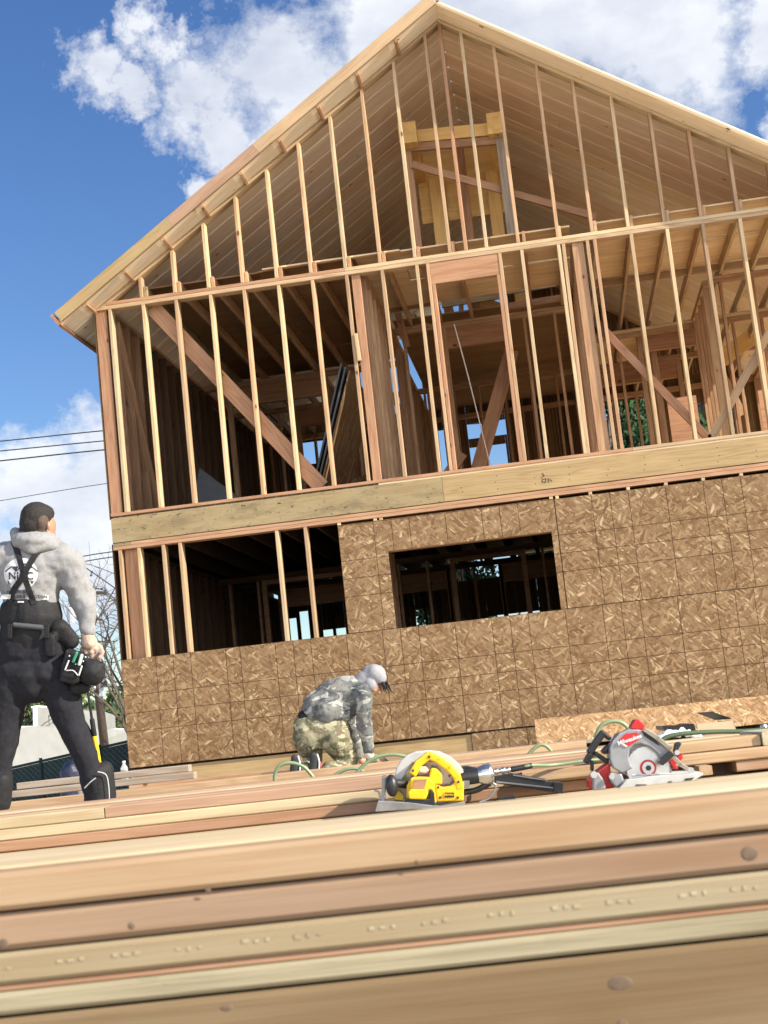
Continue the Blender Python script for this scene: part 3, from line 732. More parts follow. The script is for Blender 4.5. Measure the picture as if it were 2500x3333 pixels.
sb = N(nt, 'ShaderNodeVectorMath', operation='SUBTRACT'); L.new(tc, sb.inputs[0]); sb.inputs[1].default_value = (.075, .075, .075); L.new(sb.outputs[0], dv.inputs[2])
tot = None
for c, r, s in banks:
    q = N(nt, 'ShaderNodeVectorMath', operation='DISTANCE'); L.new(dv.outputs[0], q.inputs[0]); q.inputs[1].default_value = c
    f = mth(nt, 'MULTIPLY', mth(nt, 'SUBTRACT', 1.0, mth(nt, 'DIVIDE', q.outputs['Value'], r*1.25), clamp=True), s*1.5)
    tot = f if tot is None else mth(nt, 'MAXIMUM', tot, f)
tot = mth(nt, 'MULTIPLY_ADD', tot, 1.2, -.20)
fine = noi(nt, vmap(nt, tc, (1, 1, 1.3)), 12, 9, .64).outputs[0]
dens = mth(nt, 'MULTIPLY_ADD', mth(nt, 'SUBTRACT', fine, .62), 2.6, tot)
cover = mth(nt, 'MULTIPLY', dens, 1.5, clamp=True)
cover = mth(nt, 'SMOOTH_MIN', cover, .95, .1)
shade = noi(nt, vmap(nt, tc, (1, 1, 1.5), (0, 0, 0), (.02, .01, .03)), 8, 5, .6).outputs[0]
ccol = ramp(nt, shade, [(.34, (1.95, 2.1, 2.5)), (.62, (3.1, 3.2, 3.35))])
dt = N(nt, 'ShaderNodeVectorMath', operation='DOT_PRODUCT'); L.new(tc, dt.inputs[0]); dt.inputs[1].default_value = (.35, -.93, 0)
cloud_fill = mth(nt, 'MULTIPLY_ADD', mth(nt, 'MAXIMUM', mth(nt, 'ADD', dt.outputs['Value'], .1), 0.0), 3.1, 1.0)
vs_ = N(nt, 'ShaderNodeVectorMath', operation='SCALE'); L.new(ccol, vs_.inputs[0]); L.new(cloud_fill, vs_.inputs['Scale']); ccol = vs_.outputs[0]   # clouds behind the camera brightened as added frontal fill
col = mixc(nt, cover, hsv.outputs[0], ccol)
L.new(col, bg.inputs['Color']); bg.inputs['Strength'].default_value = .15

cd = bpy.data.cameras.new('camera'); cam = bpy.data.objects.new('camera', cd); COL.objects.link(cam); S.camera = cam
cd.sensor_fit = 'HORIZONTAL'; cd.sensor_width = 36; cd.lens = FPX/2500*36; cd.clip_start = .05; cd.clip_end = 4000
m = Matrix((CR, CU, -CF)).transposed().to_4x4(); m.translation = CAM; cam.matrix_world = m
cd.dof.use_dof = True; cd.dof.focus_distance = 11.0; cd.dof.aperture_fstop = 17
S.render.engine = 'CYCLES'; S.render.resolution_x = 768; S.render.resolution_y = 1024
S.view_settings.view_transform = 'Standard'; S.view_settings.look = 'None'; S.view_settings.exposure = 1.12; S.view_settings.gamma = 1
S.cycles.max_bounces = 8; S.cycles.diffuse_bounces = 6

# ================================================================== LUMBER IN THE YARD
def lum(a0, a1, d, z, w=.14, t=.038, mat='lum_tan', label='', group=None, d1=None, cat='board', tilt=0, n=1, bow=0, c=.004):
    """a board lying across the yard; d = distance of its near edge, z = height of its top"""
    d1 = d if d1 is None else d1
    A = G(a0, d+w/2, z-t/2); B = G(a1, d1+w/2, z-t/2+tilt)
    o = board('lumber_board', A, B, w, t, mat, None, FW, c=c, n=n, bow=bow)
    return tag(o, label, cat, group)
# nearest bundle, right in front of the lens
g1 = 'boards of the nearest bundle in the foreground'
lum(-1.6, 1.9, 1.475, .071, .062, .0370, 'near_tan', 'warm tan board along the front top edge of the blurred nearest bundle', g1, c=.005)
lum(-1.6, 1.9, 1.540, .0725, .220, .0370, 'near_top', 'pale wide board on top of the nearest bundle just behind the tan edge board', g1, c=.004)
lum(-1.6, 1.9, 1.480, .0308, .286, .0360, 'near_pink', 'pinkish brown knotty board, second from the top of the nearest bundle', g1, c=.006)
lum(-1.6, 1.9, 1.476, -.0072, .286, .0300, 'near_pale', 'pale yellow stamped board, third from the top of the nearest bundle', g1, c=.004)
lum(-1.6, 1.9, 1.481, -.0380, .284, .006, 'lum_red', 'thin reddish strip between the stamped board and the rough grey board', g1, cat='strip', c=.001)
lum(-1.6, 1.9, 1.474, -.0446, .286, .0215, 'near_rough', 'rough pale grey board with dark grain above the big bottom beam', g1, c=.004)
tag(board('timber_beam', G(-1.6, 1.498, -.1875), G(1.9, 1.498, -.1875), .05, .236, 'beam', None, FW, c=.006), 'wide brown timber on edge with knots at the bottom of the picture', 'beam')
tag(board('timber_beam', G(-1.6, 1.735, -.1875), G(1.9, 1.735, -.1875), .05, .236, 'beam', None, FW, c=.006), 'rear timber on edge carrying the back of the nearest bundle', 'beam')
stamped = COL.objects['lumber_board.003']
for k in range(22):
    u = -.62+.062*k
    for j in range(3):
        p = G(u+.011*j+.006*math.sin(k*3.7), 1.4755, -.0205+random.uniform(-.001, .001)); mb = MB(); 
        if j == 0: mk = MB()
        mk.box(p, random.uniform(.003, .007), .0006, random.uniform(.002, .005), (RT, FW, UP))
    mk.build('stamp_mark', 'stamp', stamped)
def knot(bd, px, py, d, rx, rz, k=1.0):
    c = W(px, py, d/CF.dot(FW)*1.0); c = c+FW*(((d-.0004)-(c-CAM).dot(FW)))
    for i, (s_, mt_, e_) in ((1, (.62, 'knot', -.0004)),):
        mb = MB(); mb.ell(c-FW*e_, rx*s_, .0009, rz*s_*(1 if i else .8), (RT, FW, UP), 20, 8); mb.build(mt_, mt_, bd, smooth=True)
pk = COL.objects['lumber_board.002']; bm0 = COL.objects['timber_beam']; tb = COL.objects['lumber_board']
knot(pk, 60, 3045, 1.480, .010, .008); knot(pk, 462, 2988, 1.480, .006, .006); knot(pk, 2398, 2762, 1.480, .014, .012); 
knot(tb, 1355, 2792, 1.475, .003, .004); knot(tb, 700, 2880, 1.475, .005, .004)
knot(bm0, 1985, 3160, 1.473, .020, .011); knot(bm0, 1990, 3285, 1.473, .009, .008); knot(bm0, 765, 3238, 1.473, .010, .005); 
# pale work surface of wide planks where the tools lie
g2 = 'wide pale planks under the tools'
for k in range(9):
    d = 3.10+.292*k
    lum(-2.6, 2.9, d, -.111+random.uniform(-.0015, .0015), .286, .038, 'rough' if k % 3 else 'lum_pale', 'wide pale plank under the tools, %s from the near edge' % ['first', 'second', 'third', 'fourth', 'fifth', 'sixth', 'seventh', 'eighth', 'ninth'][k], g2, 'x' and None, 'plank')
for k, d in enumerate((3.3, 4.4, 5.4)):
    o = board('sleeper', G(-2.6, d, -.225), G(2.9, d, -.225), .09, .15, 'lum_grey', None, FW)
    tag(o, ['near', 'middle', 'far'][k]+' grey sleeper under the wide pale planks', 'sleeper')
# main pile behind the tools
ORD = ['first', 'second', 'third', 'fourth', 'fifth', 'sixth', 'seventh', 'eighth', 'ninth']
tones = ['lum_pink', 'lum_pale', 'lum_tan', 'lum_pink', 'lum_tan', 'lum_pale', 'lum_tan', 'lum_pink', 'lum_pale', 'lum_pink', 'lum_tan']
nm = {'lum_pink': 'pink', 'lum_pale': 'pale yellow', 'lum_tan': 'tan', 'lum_grey': 'grey', 'lum_red': 'reddish'}
g3 = 'boards of the long pile behind the tools'
dd = 4.955; skew = .0
for r in range(8):
    w = .14
    base = [.004, -.004, -.010, -.003, .002, -.006, .000, -.004][r]
    for l in range(3):
        z = base-.0385*l; mt = tones[(r*3+l*4+(0 if r else [0, 0, 0][l])) % 11]
        if r == 0: mt = ['lum_pink', 'lum_pale', 'lum_red'][l]
        if r > 1 and l > 1: continue
        off = random.uniform(-.3, .3); word = ['top', 'middle', 'bottom'][l]
        dn = random.uniform(-.006, .006)
        d0 = dd+.146*r-.02; d1 = dd+.146*r+.03
        if r == 0 and l == 0:
            lum(-2.9, -1.045, d0+dn, z, w, .038, 'lum_pale', 'pale yellow short board left of the joint on the front top of the long pile', g3, cat='board')
            lum(-1.041, .40, d0+.006, z, w, .038, mt, 'pink board right of the joint on the front top of the long pile', g3)
            continue
        if r == 0 and l == 2:
            lum(-2.9, .63, d0+dn, z, w, .036, mt, 'reddish board ending beside the nail gun at the front bottom of the long pile', g3); continue
        if r == 0 and l == 1:
            lum(-2.9, .62, d0+dn, z, w, .037, mt, 'pale yellow board under the front top board of the long pile', g3); continue
        a1 = 3.1+off
        lum(-3.1+off, a1, d0+dn, z, w, .038, mt, '%s board, %s layer, %s row back in the long pile behind the tools' % (nm[mt], word, ORD[r]), g3, d1=d1+dn)
# supports for the rows beyond the planks
for k, a in enumerate((-2.2, 0.0, 2.3)):
    o = board('sleeper', G(a, 5.15, -.19), G(a, 6.2, -.19), .09, .21, 'lum_grey', None, RT)
    tag(o, ['left', 'middle', 'right'][k]+' grey sleeper running back under the long pile', 'sleeper')
# right end: boards with visible ends
def ga(px, py, d):
    p = W(px, py, d)-CAM; return p.dot(RT), p.dot(FW), p.z+CAM.z
e1 = ga(2433, 2425, 5.05)[0]; e2 = ga(2240, 2470, 5.05)[0]
lum(.62, e1, 4.935, .0+.012, .14, .038, 'lum_tan', 'tan board behind the red saw whose end butts the end grain block', None)
lum(e2-.6, 2.6, 4.90, -.0275, .17, .037, 'lum_tan', 'knotty tan board behind and right of the red saw', None)
lum(1.08, 2.6, 4.91, -.0655, .15, .036, 'lum_pink', 'short pinkish board at the lower right beside the red saw', None)
tag(board('end_grain_block', G(e1+.062, 4.92, -.003), G(e1+.062, 5.25, -.003), .115, .046, 'rough', None, RT), 'thick block showing end grain at the right edge of the pile', 'wood block')
q_ = ga(2292, 2507, 4.72)
tag(board('end_grain_block', G(q_[0], q_[1]-.03, q_[2]), G(q_[0], q_[1]+.06, q_[2]), .042, .03, 'lum_tan', None, RT), 'small offcut block on the planks right of the red saw', 'wood block')
# grey boards behind the pile at the left, and low boards against the wall
for k, (a0, a1, d, z, mt) in enumerate([(-2.4, -1.35, 8.9, .065, 'lum_grey'), (-2.6, -1.3, 8.75, .022, 'lum_grey'), (-2.9, 1.0, 8.3, -.03, 'lum_tan'), (-3.2, .6, 7.9, -.055, 'lum_pink')]):
    lum(a0, a1, d, z, .14, .04, mt, ['upper grey board behind the legs of the standing worker', 'lower grey board behind the legs of the standing worker', 'tan board beyond the long pile near the house corner', 'pink board just beyond the long pile'][k], None)
for k, a in enumerate((-2.3, -1.5)):
    board('sleeper', G(a, 7.9, -.19), G(a, 9.1, -.19), .12, .17, 'lum_grey', None, RT); tag(bpy.data.objects[-1] if False else COL.objects[-1], ['left', 'right'][k]+' sleeper under the boards behind the standing worker', 'sleeper')
tag(board('lumber_board', V((.05, -.22, -.20)), V((3.2, -.25, -.20)), .10, .04, 'stud_red', None, V((0, 1, 0))), 'brown board lying along the foot of the house wall at the left', 'board')
tag(board('lumber_board', V((1.6, -.45, -.215)), V((5.4, -.40, -.215)), .14, .04, 'lum_grey', None, V((0, 1, 0))), 'grey board lying along the foot of the wall by the kneeling worker', 'board')
# strip of strand board leaning on the wall
def leaning_strip():
    me = bpy.data.meshes.new('leaning_panel'); w, h, t = 2.50, .315, .012
    vs = [(x, y, z) for z in (0, t) for x, y in ((0, 0), (w, 0), (w+.0, h), (0, h))]
    me.from_pydata(vs, [], [(0, 3, 2, 1), (4, 5, 6, 7), (0, 1, 5, 4), (1, 2, 6, 5), (2, 3, 7, 6), (3, 0, 4, 7)])
    x = V((1, -.012, -.004)).normalized(); y = V((0, .42, .91)).normalized(); z = x.cross(y)
    m = Matrix((x, y, z)).transposed().to_4x4(); m.translation = PY(1749, 2432, -.32)
    return link('leaning_panel', me, M['osb_plain'], None, m)
tag(leaning_strip(), 'bright strip of strand board leaning against the foot of the wall at the right', 'panel')

# ================================================================== TOOLS
def P(d):                     # survey helper for one tool: points of its outline at its own distance
    return lambda x, y, dx=0.0: W(x, y, d+dx)
z5_ = zo(1150, 2350, .45208)
def pl(mb, P_, Z, pts, near, far):
    """solid with a real thickness: outline at the near face, depth away from the viewer along the yard"""
    q = [P_(*Z(*p)) + FW*near for p in pts]; mb.prism(q, FW*(far-near))
# --- yellow saw
Py = P(4.68); o0 = Py(*z5_(520, 620)); T = empty('circular_saw', o0, 'yellow cordless circular saw with black battery standing on the planks', 'circular saw')
mb = MB(); pl(mb, Py, z5_, [(298, 420), (300, 370), (315, 325), (345, 280), (390, 240), (450, 214), (540, 206), (620, 212), (700, 250), (760, 300), (798, 360), (810, 408), (770, 412), (700, 330), (600, 290), (420, 300), (350, 420)], .045, .095)
mb.build('blade_guard', 'lgrey', T, bevel=.004)
mb = MB(); pl(mb, Py, z5_, [(310, 410), (330, 340), (400, 285), (500, 262), (610, 275), (700, 330), (770, 410), (740, 520), (660, 590), (500, 610), (380, 590), (320, 500)], .064, .068); mb.build('blade', 'steel', T)
mb = MB()
def bar(pts, wpx, near, far, P_=Py, Z=z5_):
    n = len(pts)
    for i in range(n-1):
        a = V((pts[i][0], pts[i][1], 0)); b = V((pts[i+1][0], pts[i+1][1], 0)); dv_ = (b-a).normalized(); pr = V((-dv_.y, dv_.x, 0))*wpx/2; ex = dv_*wpx*.28
        a2 = a-ex; b2 = b+ex
        pl(mb, P_, Z, [(a2+pr)[:2], (b2+pr)[:2], (b2-pr)[:2], (a2-pr)[:2]], near, far)
bar([(432, 368), (470, 300), (546, 240), (610, 270), (690, 330), (748, 395), (768, 470)], 56, .0, .045)
pl(mb, Py, z5_, [(585, 440), (640, 470), (700, 462), (740, 430), (797, 430), (795, 568), (602, 574)], .002, .05)
pl(mb, Py, z5_, [(560, 330), (600, 335), (640, 380), (640, 450), (585, 450), (545, 400)], .0, .044)
pl(mb, Py, z5_, [(385, 455), (425, 395), (545, 395), (585, 440), (590, 500), (600, 575), (560, 600), (380, 560)], -.02, .05)
mb.build('handle_housing', 'yellow', T, bevel=.005, smooth=False)
mb = MB(); pl(mb, Py, z5_, [(392, 500), (410, 478), (525, 478), (540, 500), (520, 552), (402, 548)], -.06, .0); pl(mb, Py, z5_, [(412, 402), (540, 400), (524, 482), (408, 480)], -.05, .0); mb.build('battery_cover', 'yellow', T, bevel=.004)
mb = MB(); pl(mb, Py, z5_, [(370, 545), (545, 548), (545, 480), (562, 478), (582, 505), (588, 602), (540, 612), (375, 612)], -.055, .01); mb.build('battery', 'blkpl', T, bevel=.004)
mb = MB(); pl(mb, Py, z5_, [(440, 408), (530, 406), (512, 474), (424, 476)], -.053, -.049); mb.build('rating_label', 'header', T)
mb = MB(); pl(mb, Py, z5_, [(658, 508), (726, 508), (728, 542), (660, 544)], -.001, .004); pn = mb.build('name_plate', 'blkpl', T)
mb = MB(); pl(mb, Py, z5_, [(470, 325), (520, 318), (548, 350), (520, 368), (480, 362)], .006, .03); mb.build('trigger_gap', 'cuff', T, bevel=.002)
mb = MB()
for x, y in ((545, 252), (430, 350), (430, 395), (692, 388), (756, 432), (612, 470), (625, 545), (752, 545)):
    c = Py(*z5_(x, y)); mb.cyl(c-FW*.002, c+FW*.004, .0042, 10)
mb.build('screw', 'blkpl', T)
mb = MB(); a = Py(*z5_(278, 455)); mb.ell(a-FW*.03, .021, .026, .036, (RT, FW, UP)); mb.caps(Py(*z5_(300, 440))-FW*.02, .012, Py(*z5_(370, 450))+FW*.01, .014); mb.build('front_knob', 'blkpl', T, smooth=True)
mb = MB(); pl(mb, Py, z5_, [(206, 392), (238, 392), (226, 610), (200, 615)], -.02, .10); pl(mb, Py, z5_, [(182, 560), (400, 572), (620, 600), (800, 570), (800, 590), (620, 620), (420, 622), (160, 640)], -.06, .09)
mb.build('base_plate', 'dsteel', T, bevel=.002)
mb = MB(); pl(mb, Py, z5_, [(150, 486), (188, 490), (205, 540), (186, 545), (178, 505), (150, 495)], -.02, -.012); pl(mb, Py, z5_, [(790, 425), (838, 425), (838, 470), (800, 475)], .01, .05); mb.build('lever', 'dsteel', T, bevel=.001)
mb = MB(); pl(mb, Py, z5_, [(280, 520), (330, 500), (362, 530), (362, 568), (300, 560)], .0, .05); mb.build('rib_casting', 'yellow', T, bevel=.002)
def stick_text(s, P_, xy, size, ang, near, mat, name, parent, flat=False):
    me = text_mesh(s, size); me.name = name; c = P_(*xy)+FW*near
    xd = (CR*math.cos(ang)+CU*math.sin(ang)); xd = (xd-FW*xd.dot(FW)).normalized(); zd = -FW; yd = zd.cross(xd)
    m = Matrix((xd, yd, zd)).transposed().to_4x4(); m.translation = c
    return link(name, me, M[mat], parent, m)
stick_text('DEWALT', Py, z5_(692, 524), .0085, 0, -.0025, 'yellow', 'maker_lettering', pn)
# --- framing nailer
Pn = P(4.74); T = empty('nail_gun', Pn(*z5_(1100, 470)), 'black pneumatic nail gun with silver cap and long magazine between the two saws', 'nail gun')
mb = MB(); pl(mb, Pn, z5_, [(1018, 398), (1060, 385), (1140, 370), (1260, 392), (1390, 412), (1392, 425), (1480, 436), (1505, 445), (1505, 515), (1440, 508), (1090, 452), (1020, 440)], .0, .045); pl(mb, Pn, z5_, [(1440, 428), (1512, 434), (1510, 517), (1444, 508)], -.006, .052); mb.build('magazine', 'blkpl', T, bevel=.003)
mb = MB(); pl(mb, Pn, z5_, [(1030, 425), (1440, 470), (1440, 478), (1030, 436)], -.004, .002); pl(mb, Pn, z5_, [(1150, 378), (1385, 415), (1385, 422), (1150, 386)], -.004, .002); mb.build('magazine_rail', 'dsteel', T)
mb = MB(); pl(mb, Pn, z5_, [(785, 320), (830, 318), (1000, 355), (1000, 385), (900, 372), (790, 340)], .03, .07); mb.build('handle', 'blkpl', T, bevel=.003)
mb = MB(); mb.caps(Pn(*z5_(800, 400)), .026, Pn(*z5_(900, 385)), .026); mb.build('driver_boot', 'blkpl', T, smooth=True)
mb = MB(); a = Pn(*z5_(900, 385)); b_ = Pn(*z5_(1000, 370)); ax_ = (b_-a).normalized(); mb.tube([a, a+ax_*.012, a+ax_*.026, b_-ax_*.006, b_], [.026, .031, .034, .034, .030], 24); mb.tube([b_, b_+ax_*.006], [.012, .012], 12); mb.build('cylinder_cap', 'steel', T, smooth=False)
mb = MB(); a = Pn(*z5_(1010, 360)); b_ = Pn(*z5_(1135, 342)); dx = (b_-a)
rr = [.006, .011, .011, .007, .007, .012, .012, .008, .010, .010, .007]; mb.tube([a+dx*(i/10) for i in range(11)], rr, 16); mb.build('hose_coupling', 'steel', T)
mb = MB(); mb.tube(spline([Pn(*z5_(795, 505)), Pn(*z5_(870, 495)), Pn(*z5_(930, 470)), Pn(*z5_(985, 438))], 6), .010, 10); mb.build('grip', 'blkpl', T, smooth=True)
mb = MB(); mb.tube(spline([Pn(*z5_(985, 438)), Pn(*z5_(1022, 450)), Pn(*z5_(1022, 490)), Pn(*z5_(985, 545)), Pn(*z5_(905, 580))], 6), .004, 8); mb.build('trigger_tube', 'dsteel', T, smooth=True)
mb = MB(); pl(mb, Pn, z5_, [(1030, 545), (1150, 525), (1168, 532), (1165, 552), (1060, 560)], -.02, .02); pl(mb, Pn, z5_, [(820, 540), (850, 520), (850, 560), (815, 590)], -.01, .02); mb.build('nose_tip', 'blkpl', T, bevel=.002)
# --- red and grey saw
zr = zo(1800, 2250, .42194); Pr = P(4.55)
T = empty('circular_saw', Pr(*zr(700, 700)), 'grey and red circular saw with its round blade facing the viewer', 'circular saw')
def arc(cx_, cy_, r, a0, a1, n): return [(cx_+r*math.cos(math.radians(a0+(a1-a0)*i/n)), cy_-r*math.sin(math.radians(a0+(a1-a0)*i/n))) for i in range(n+1)]
mb = MB(); outer = [(520, 628), (455, 590), (428, 520), (427, 440), (450, 380), (500, 325), (560, 297), (640, 293), (700, 312), (790, 380), (900, 480), (905, 520)]
inner = [(850, 560), (790, 470), (730, 425), (660, 402), (610, 412), (578, 450), (572, 510), (585, 560), (606, 590)]
pl(mb, Pr, zr, outer+inner, -.035, .0); gd = mb.build('blade_guard', 'grey', T, bevel=.004)
mb = MB(); pl(mb, Pr, zr, [(430, 560), (430, 430), (500, 325), (640, 293), (760, 360), (900, 500), (920, 640), (560, 650)], .0, .05); mb.build('guard_back', 'dsteel', T, bevel=.003)
mb = MB(); c = Pr(*zr(728, 590)); R_ = .42194*165/4700.75*4.55
mb.cyl(c-FW*.014, c-FW*.011, R_, 48); bl = mb.build('blade', 'steel', T)
mb = MB()
for k in range(28):
    a = 2*PI*k/28; q = c+(RT*math.cos(a)+UP*math.sin(a))*R_*1.005-FW*.0125; t_ = (-RT*math.sin(a)+UP*math.cos(a)); mb.box(q, .004, .005, .0035, (t_, (RT*math.cos(a)+UP*math.sin(a)), FW))
mb.build('teeth', 'dsteel', bl)
mb = MB(); mb.cyl(c-FW*.0165, c-FW*.0142, .026, 32); mb.build('blade_print', 'red', T)
mb = MB(); mb.cyl(c-FW*.020, c-FW*.0166, .019, 32); mb.build('flange', 'steel', T)
mb = MB(); mb.cyl(c-FW*.026, c-FW*.0201, .009, 6); mb.build('arbor_bolt', 'blkpl', T)
mb = MB(); pl(mb, Pr, zr, [(500, 372), (545, 328), (632, 318), (655, 352), (650, 372), (560, 428), (495, 398)], -.0375, -.034); bd = mb.build('badge', 'red', T)
mb = MB(); pl(mb, Pr, zr, [(495, 385), (560, 418), (556, 430), (493, 400)], -.0385, -.036); mb.build('badge_edge', 'white', bd)
stick_text('Milwaukee', Pr, zr(578, 372), .0185, math.radians(19), -.0388, 'white', 'maker_lettering', bd)
mb = MB(); pl(mb, Pr, zr, [(588, 282), (622, 220), (650, 212), (668, 232), (700, 262), (686, 298), (600, 292)], -.03, .03); mb.build('top_handle', 'red', T, bevel=.004)
mb = MB(); bar([(700, 300), (790, 360), (885, 440)], 34, -.042, -.028, Pr, zr); bar([(905, 500), (960, 560), (1040, 610)], 30, -.05, -.042, Pr, zr); mb.build('depth_arm', 'steel', T, bevel=.001)
mb = MB(); pl(mb, Pr, zr, [(668, 300), (720, 325), (790, 390), (815, 425), (780, 405), (690, 345)], -.0365, -.034); mb.build('guard_slot', 'blkpl', T)
mb = MB(); bar([(812, 545), (885, 480)], 44, -.075, -.035, Pr, zr); pl(mb, Pr, zr, [(915, 400), (945, 385), (968, 400), (940, 450), (950, 490), (915, 495), (905, 455)], -.06, -.04); mb.build('lock_knob', 'blkpl', T, bevel=.003)
mb = MB(); c2 = Pr(*zr(1040, 606)); mb.cyl(c2-FW*.052, c2-FW*.043, .010, 16); c2 = Pr(*zr(928, 470)); mb.cyl(c2-FW*.066, c2-FW*.058, .008, 16); mb.build('pivot_bolt', 'steel', T)
mb = MB(); pl(mb, Pr, zr, [(885, 540), (905, 530), (990, 480), (995, 520), (940, 560), (960, 600), (925, 600)], -.02, .03); mb.build('motor_end', 'red', T, bevel=.003)
mb = MB(); pl(mb, Pr, zr, [(545, 680), (700, 655), (1125, 624), (1130, 640), (1060, 682), (700, 720), (490, 745)], -.06, .0); pl(mb, Pr, zr, [(600, 640), (1120, 618), (1125, 628), (600, 655)], -.02, .10)
mb.build('base_plate', 'lgrey', T, bevel=.0015)
for q_ in ([(620, 712), (700, 712), (690, 728), (610, 730)], [(860, 690), (890, 687), (890, 712), (860, 716)], [(990, 668), (1060, 660), (1030, 690), (985, 694)]):
    mb = MB(); pl(mb, Pr, zr, q_, -.063, -.059); mb.build('plate_slot', 'blkpl', T)
mb = MB(); pl(mb, Pr, zr, [(282, 760), (278, 690), (300, 650), (380, 590), (440, 545), (450, 640), (500, 690), (480, 745), (390, 758)], .0, .08); mb.build('motor_housing', 'red', T, bevel=.006)
mb = MB(); pl(mb, Pr, zr, [(300, 640), (340, 620), (390, 690), (400, 755), (300, 762)], -.03, .02); pl(mb, Pr, zr, [(430, 620), (520, 632), (540, 690), (480, 745), (430, 690)], -.03, .01); mb.build('gear_case', 'grey', T, bevel=.005)
mb = MB(); c2 = Pr(*zr(303, 640)); mb.cyl(c2-FW*.045, c2-FW*.02, .011, 16); c2 = Pr(*zr(440, 655)); mb.cyl(c2-FW*.045, c2-FW*.02, .009, 16); mb.build('lever_bolt', 'steel', T)
mb = MB(); bar([(292, 470), (340, 395), (392, 322)], 50, .0, .045, Pr, zr); bar([(385, 320), (440, 365)], 34, .0, .04, Pr, zr); bar([(330, 480), (420, 540)], 34, .0, .04, Pr, zr); bar([(295, 490), (262, 545)], 44, .0, .045, Pr, zr); bar([(305, 540), (305, 610)], 24, .0, .03, Pr, zr); bar([(400, 470), (440, 430)], 40, .0, .06, Pr, zr)
mb.build('rear_handle', 'blkpl', T, bevel=.006)
# --- hoses
def hose(name, pts, r, mat, label):
    mb = MB(); mb.tube(spline(pts, 10), r, 10); return tag(mb.build(name, mat, None, smooth=True, loc=pts[0]), label, 'hose')
h = hose('air_hose', [Pn(*z5_(1128, 344)), Pn(*z5_(1200, 330)), Pn(*z5_(1290, 312), .0), W(1800, 2490, 4.80), W(1900, 2477, 4.83), W(2000, 2468, 4.86), W(2130, 2458, 4.88), W(2240, 2480, 4.88)], .0058, 'hose', 'green air hose running from the nail gun behind the red saw')
mb = MB(); mb.tube(spline([Pn(*z5_(1135, 343)), Pn(*z5_(1200, 331)), Pn(*z5_(1288, 314))], 5), .0095, 12); mb.build('hose_sleeve', 'blkpl', h, smooth=True)
hose('air_hose', [W(895, 2560, 6.1), W(895, 2520, 6.1), W(912, 2492, 6.1), W(945, 2483, 6.1), W(985, 2494, 6.1), W(1012, 2520, 6.1), W(1030, 2545, 6.1)], .0078, 'hose', 'green hose loop arching up in front of the kneeling worker\'s shoes')
hose('air_hose', [W(1070, 2545, 6.1), W(1095, 2520, 6.1), W(1130, 2504, 6.1), W(1165, 2503, 6.1), W(1195, 2520, 6.1), W(1225, 2530, 6.12)], .0072, 'hose', 'low green hose bend in front of the kneeling worker\'s knee')
hose('air_hose', [W(1150, 2530, 6.0), W(1185, 2490, 6.0), W(1225, 2465, 6.0), W(1275, 2456, 6.0), W(1320, 2462, 6.0), W(1380, 2480, 6.0)], .0072, 'hose', 'green hose passing in front of the kneeling worker\'s glove')
hose('air_hose', [W(1700, 2480, 5.9), W(1730, 2445, 5.9), W(1757, 2425, 5.9), W(1780, 2430, 5.9), W(1800, 2455, 5.9), W(1815, 2490, 5.9)], .0072, 'hose', 'short pointed green hose loop between the nail gun and the red saw')
hose('air_hose', [W(1935, 2480, 5.5), W(1940, 2400, 5.5), W(1958, 2362, 5.5), W(1998, 2347, 5.5), W(2035, 2360, 5.5), W(2060, 2400, 5.5), W(2075, 2450, 5.5)], .0078, 'hose', 'green hose loop standing up behind the red saw')
hose('garden_hose', [W(2140, 2425, 5.3), W(2170, 2400, 5.3), W(2225, 2388, 5.3), W(2320, 2382, 5.3), W(2420, 2380, 5.3), W(2540, 2370, 5.3), W(2700, 2350, 5.3)], .0085, 'dhose', 'dark green hose lying across the top of the pile at the right')
mb = MB(); a = W(2475, 2366, 5.5); mb.tube([a+CR*(i*.008) for i in range(9)], [.006, .012, .012, .008, .016, .016, .009, .012, .006], 8); tag(mb.build('hose_coupling', 'steel', None, loc=a), 'silver quick coupling on the pile near the right edge', 'coupling')
# --- carton and film
Pb = P(5.95); T = empty('carton', Pb(*zr(1260, 315)), 'open cardboard carton with dark flaps on the pile at the right', 'box')
mb = MB(); pl(mb, Pb, zr, [(1110, 252), (1392, 226), (1416, 300), (1122, 318)], .0, .01); mb.build('front_face', 'card', T)
mb = MB(); pl(mb, Pb, zr, [(862, 268), (1020, 262), (1060, 248), (1108, 252), (1124, 318), (1000, 318), (870, 300)], .05, .22); mb.build('dark_side', 'blkpl', T)
mb = MB(); q = [Pb(*zr(1110, 252)), Pb(*zr(1392, 226)), Pb(*zr(1392, 226))+FW*.3, Pb(*zr(1110, 252))+FW*.3]; q2 = [Pb(*zr(1392, 226)), Pb(*zr(1416, 300)), Pb(*zr(1416, 300))+FW*.3, Pb(*zr(1392, 226))+FW*.3]; mb.prism(q2, -RT*.004); mb.prism([Pb(*zr(1122, 318)), Pb(*zr(1416, 300)), Pb(*zr(1416, 300))+FW*.3, Pb(*zr(1122, 318))+FW*.3], UP*.004); mb.build('carton_sides', 'card', T)
mb = MB(); q = [Pb(*zr(1330, 222))+FW*.2, Pb(*zr(1394, 214))+FW*.05, Pb(*zr(1290, 162))+FW*.16, Pb(*zr(1228, 168))+FW*.3]; mb.prism(q, UP*.004); mb.build('flap', 'blkpl', T)
gv = []; gf = []; nn = 14
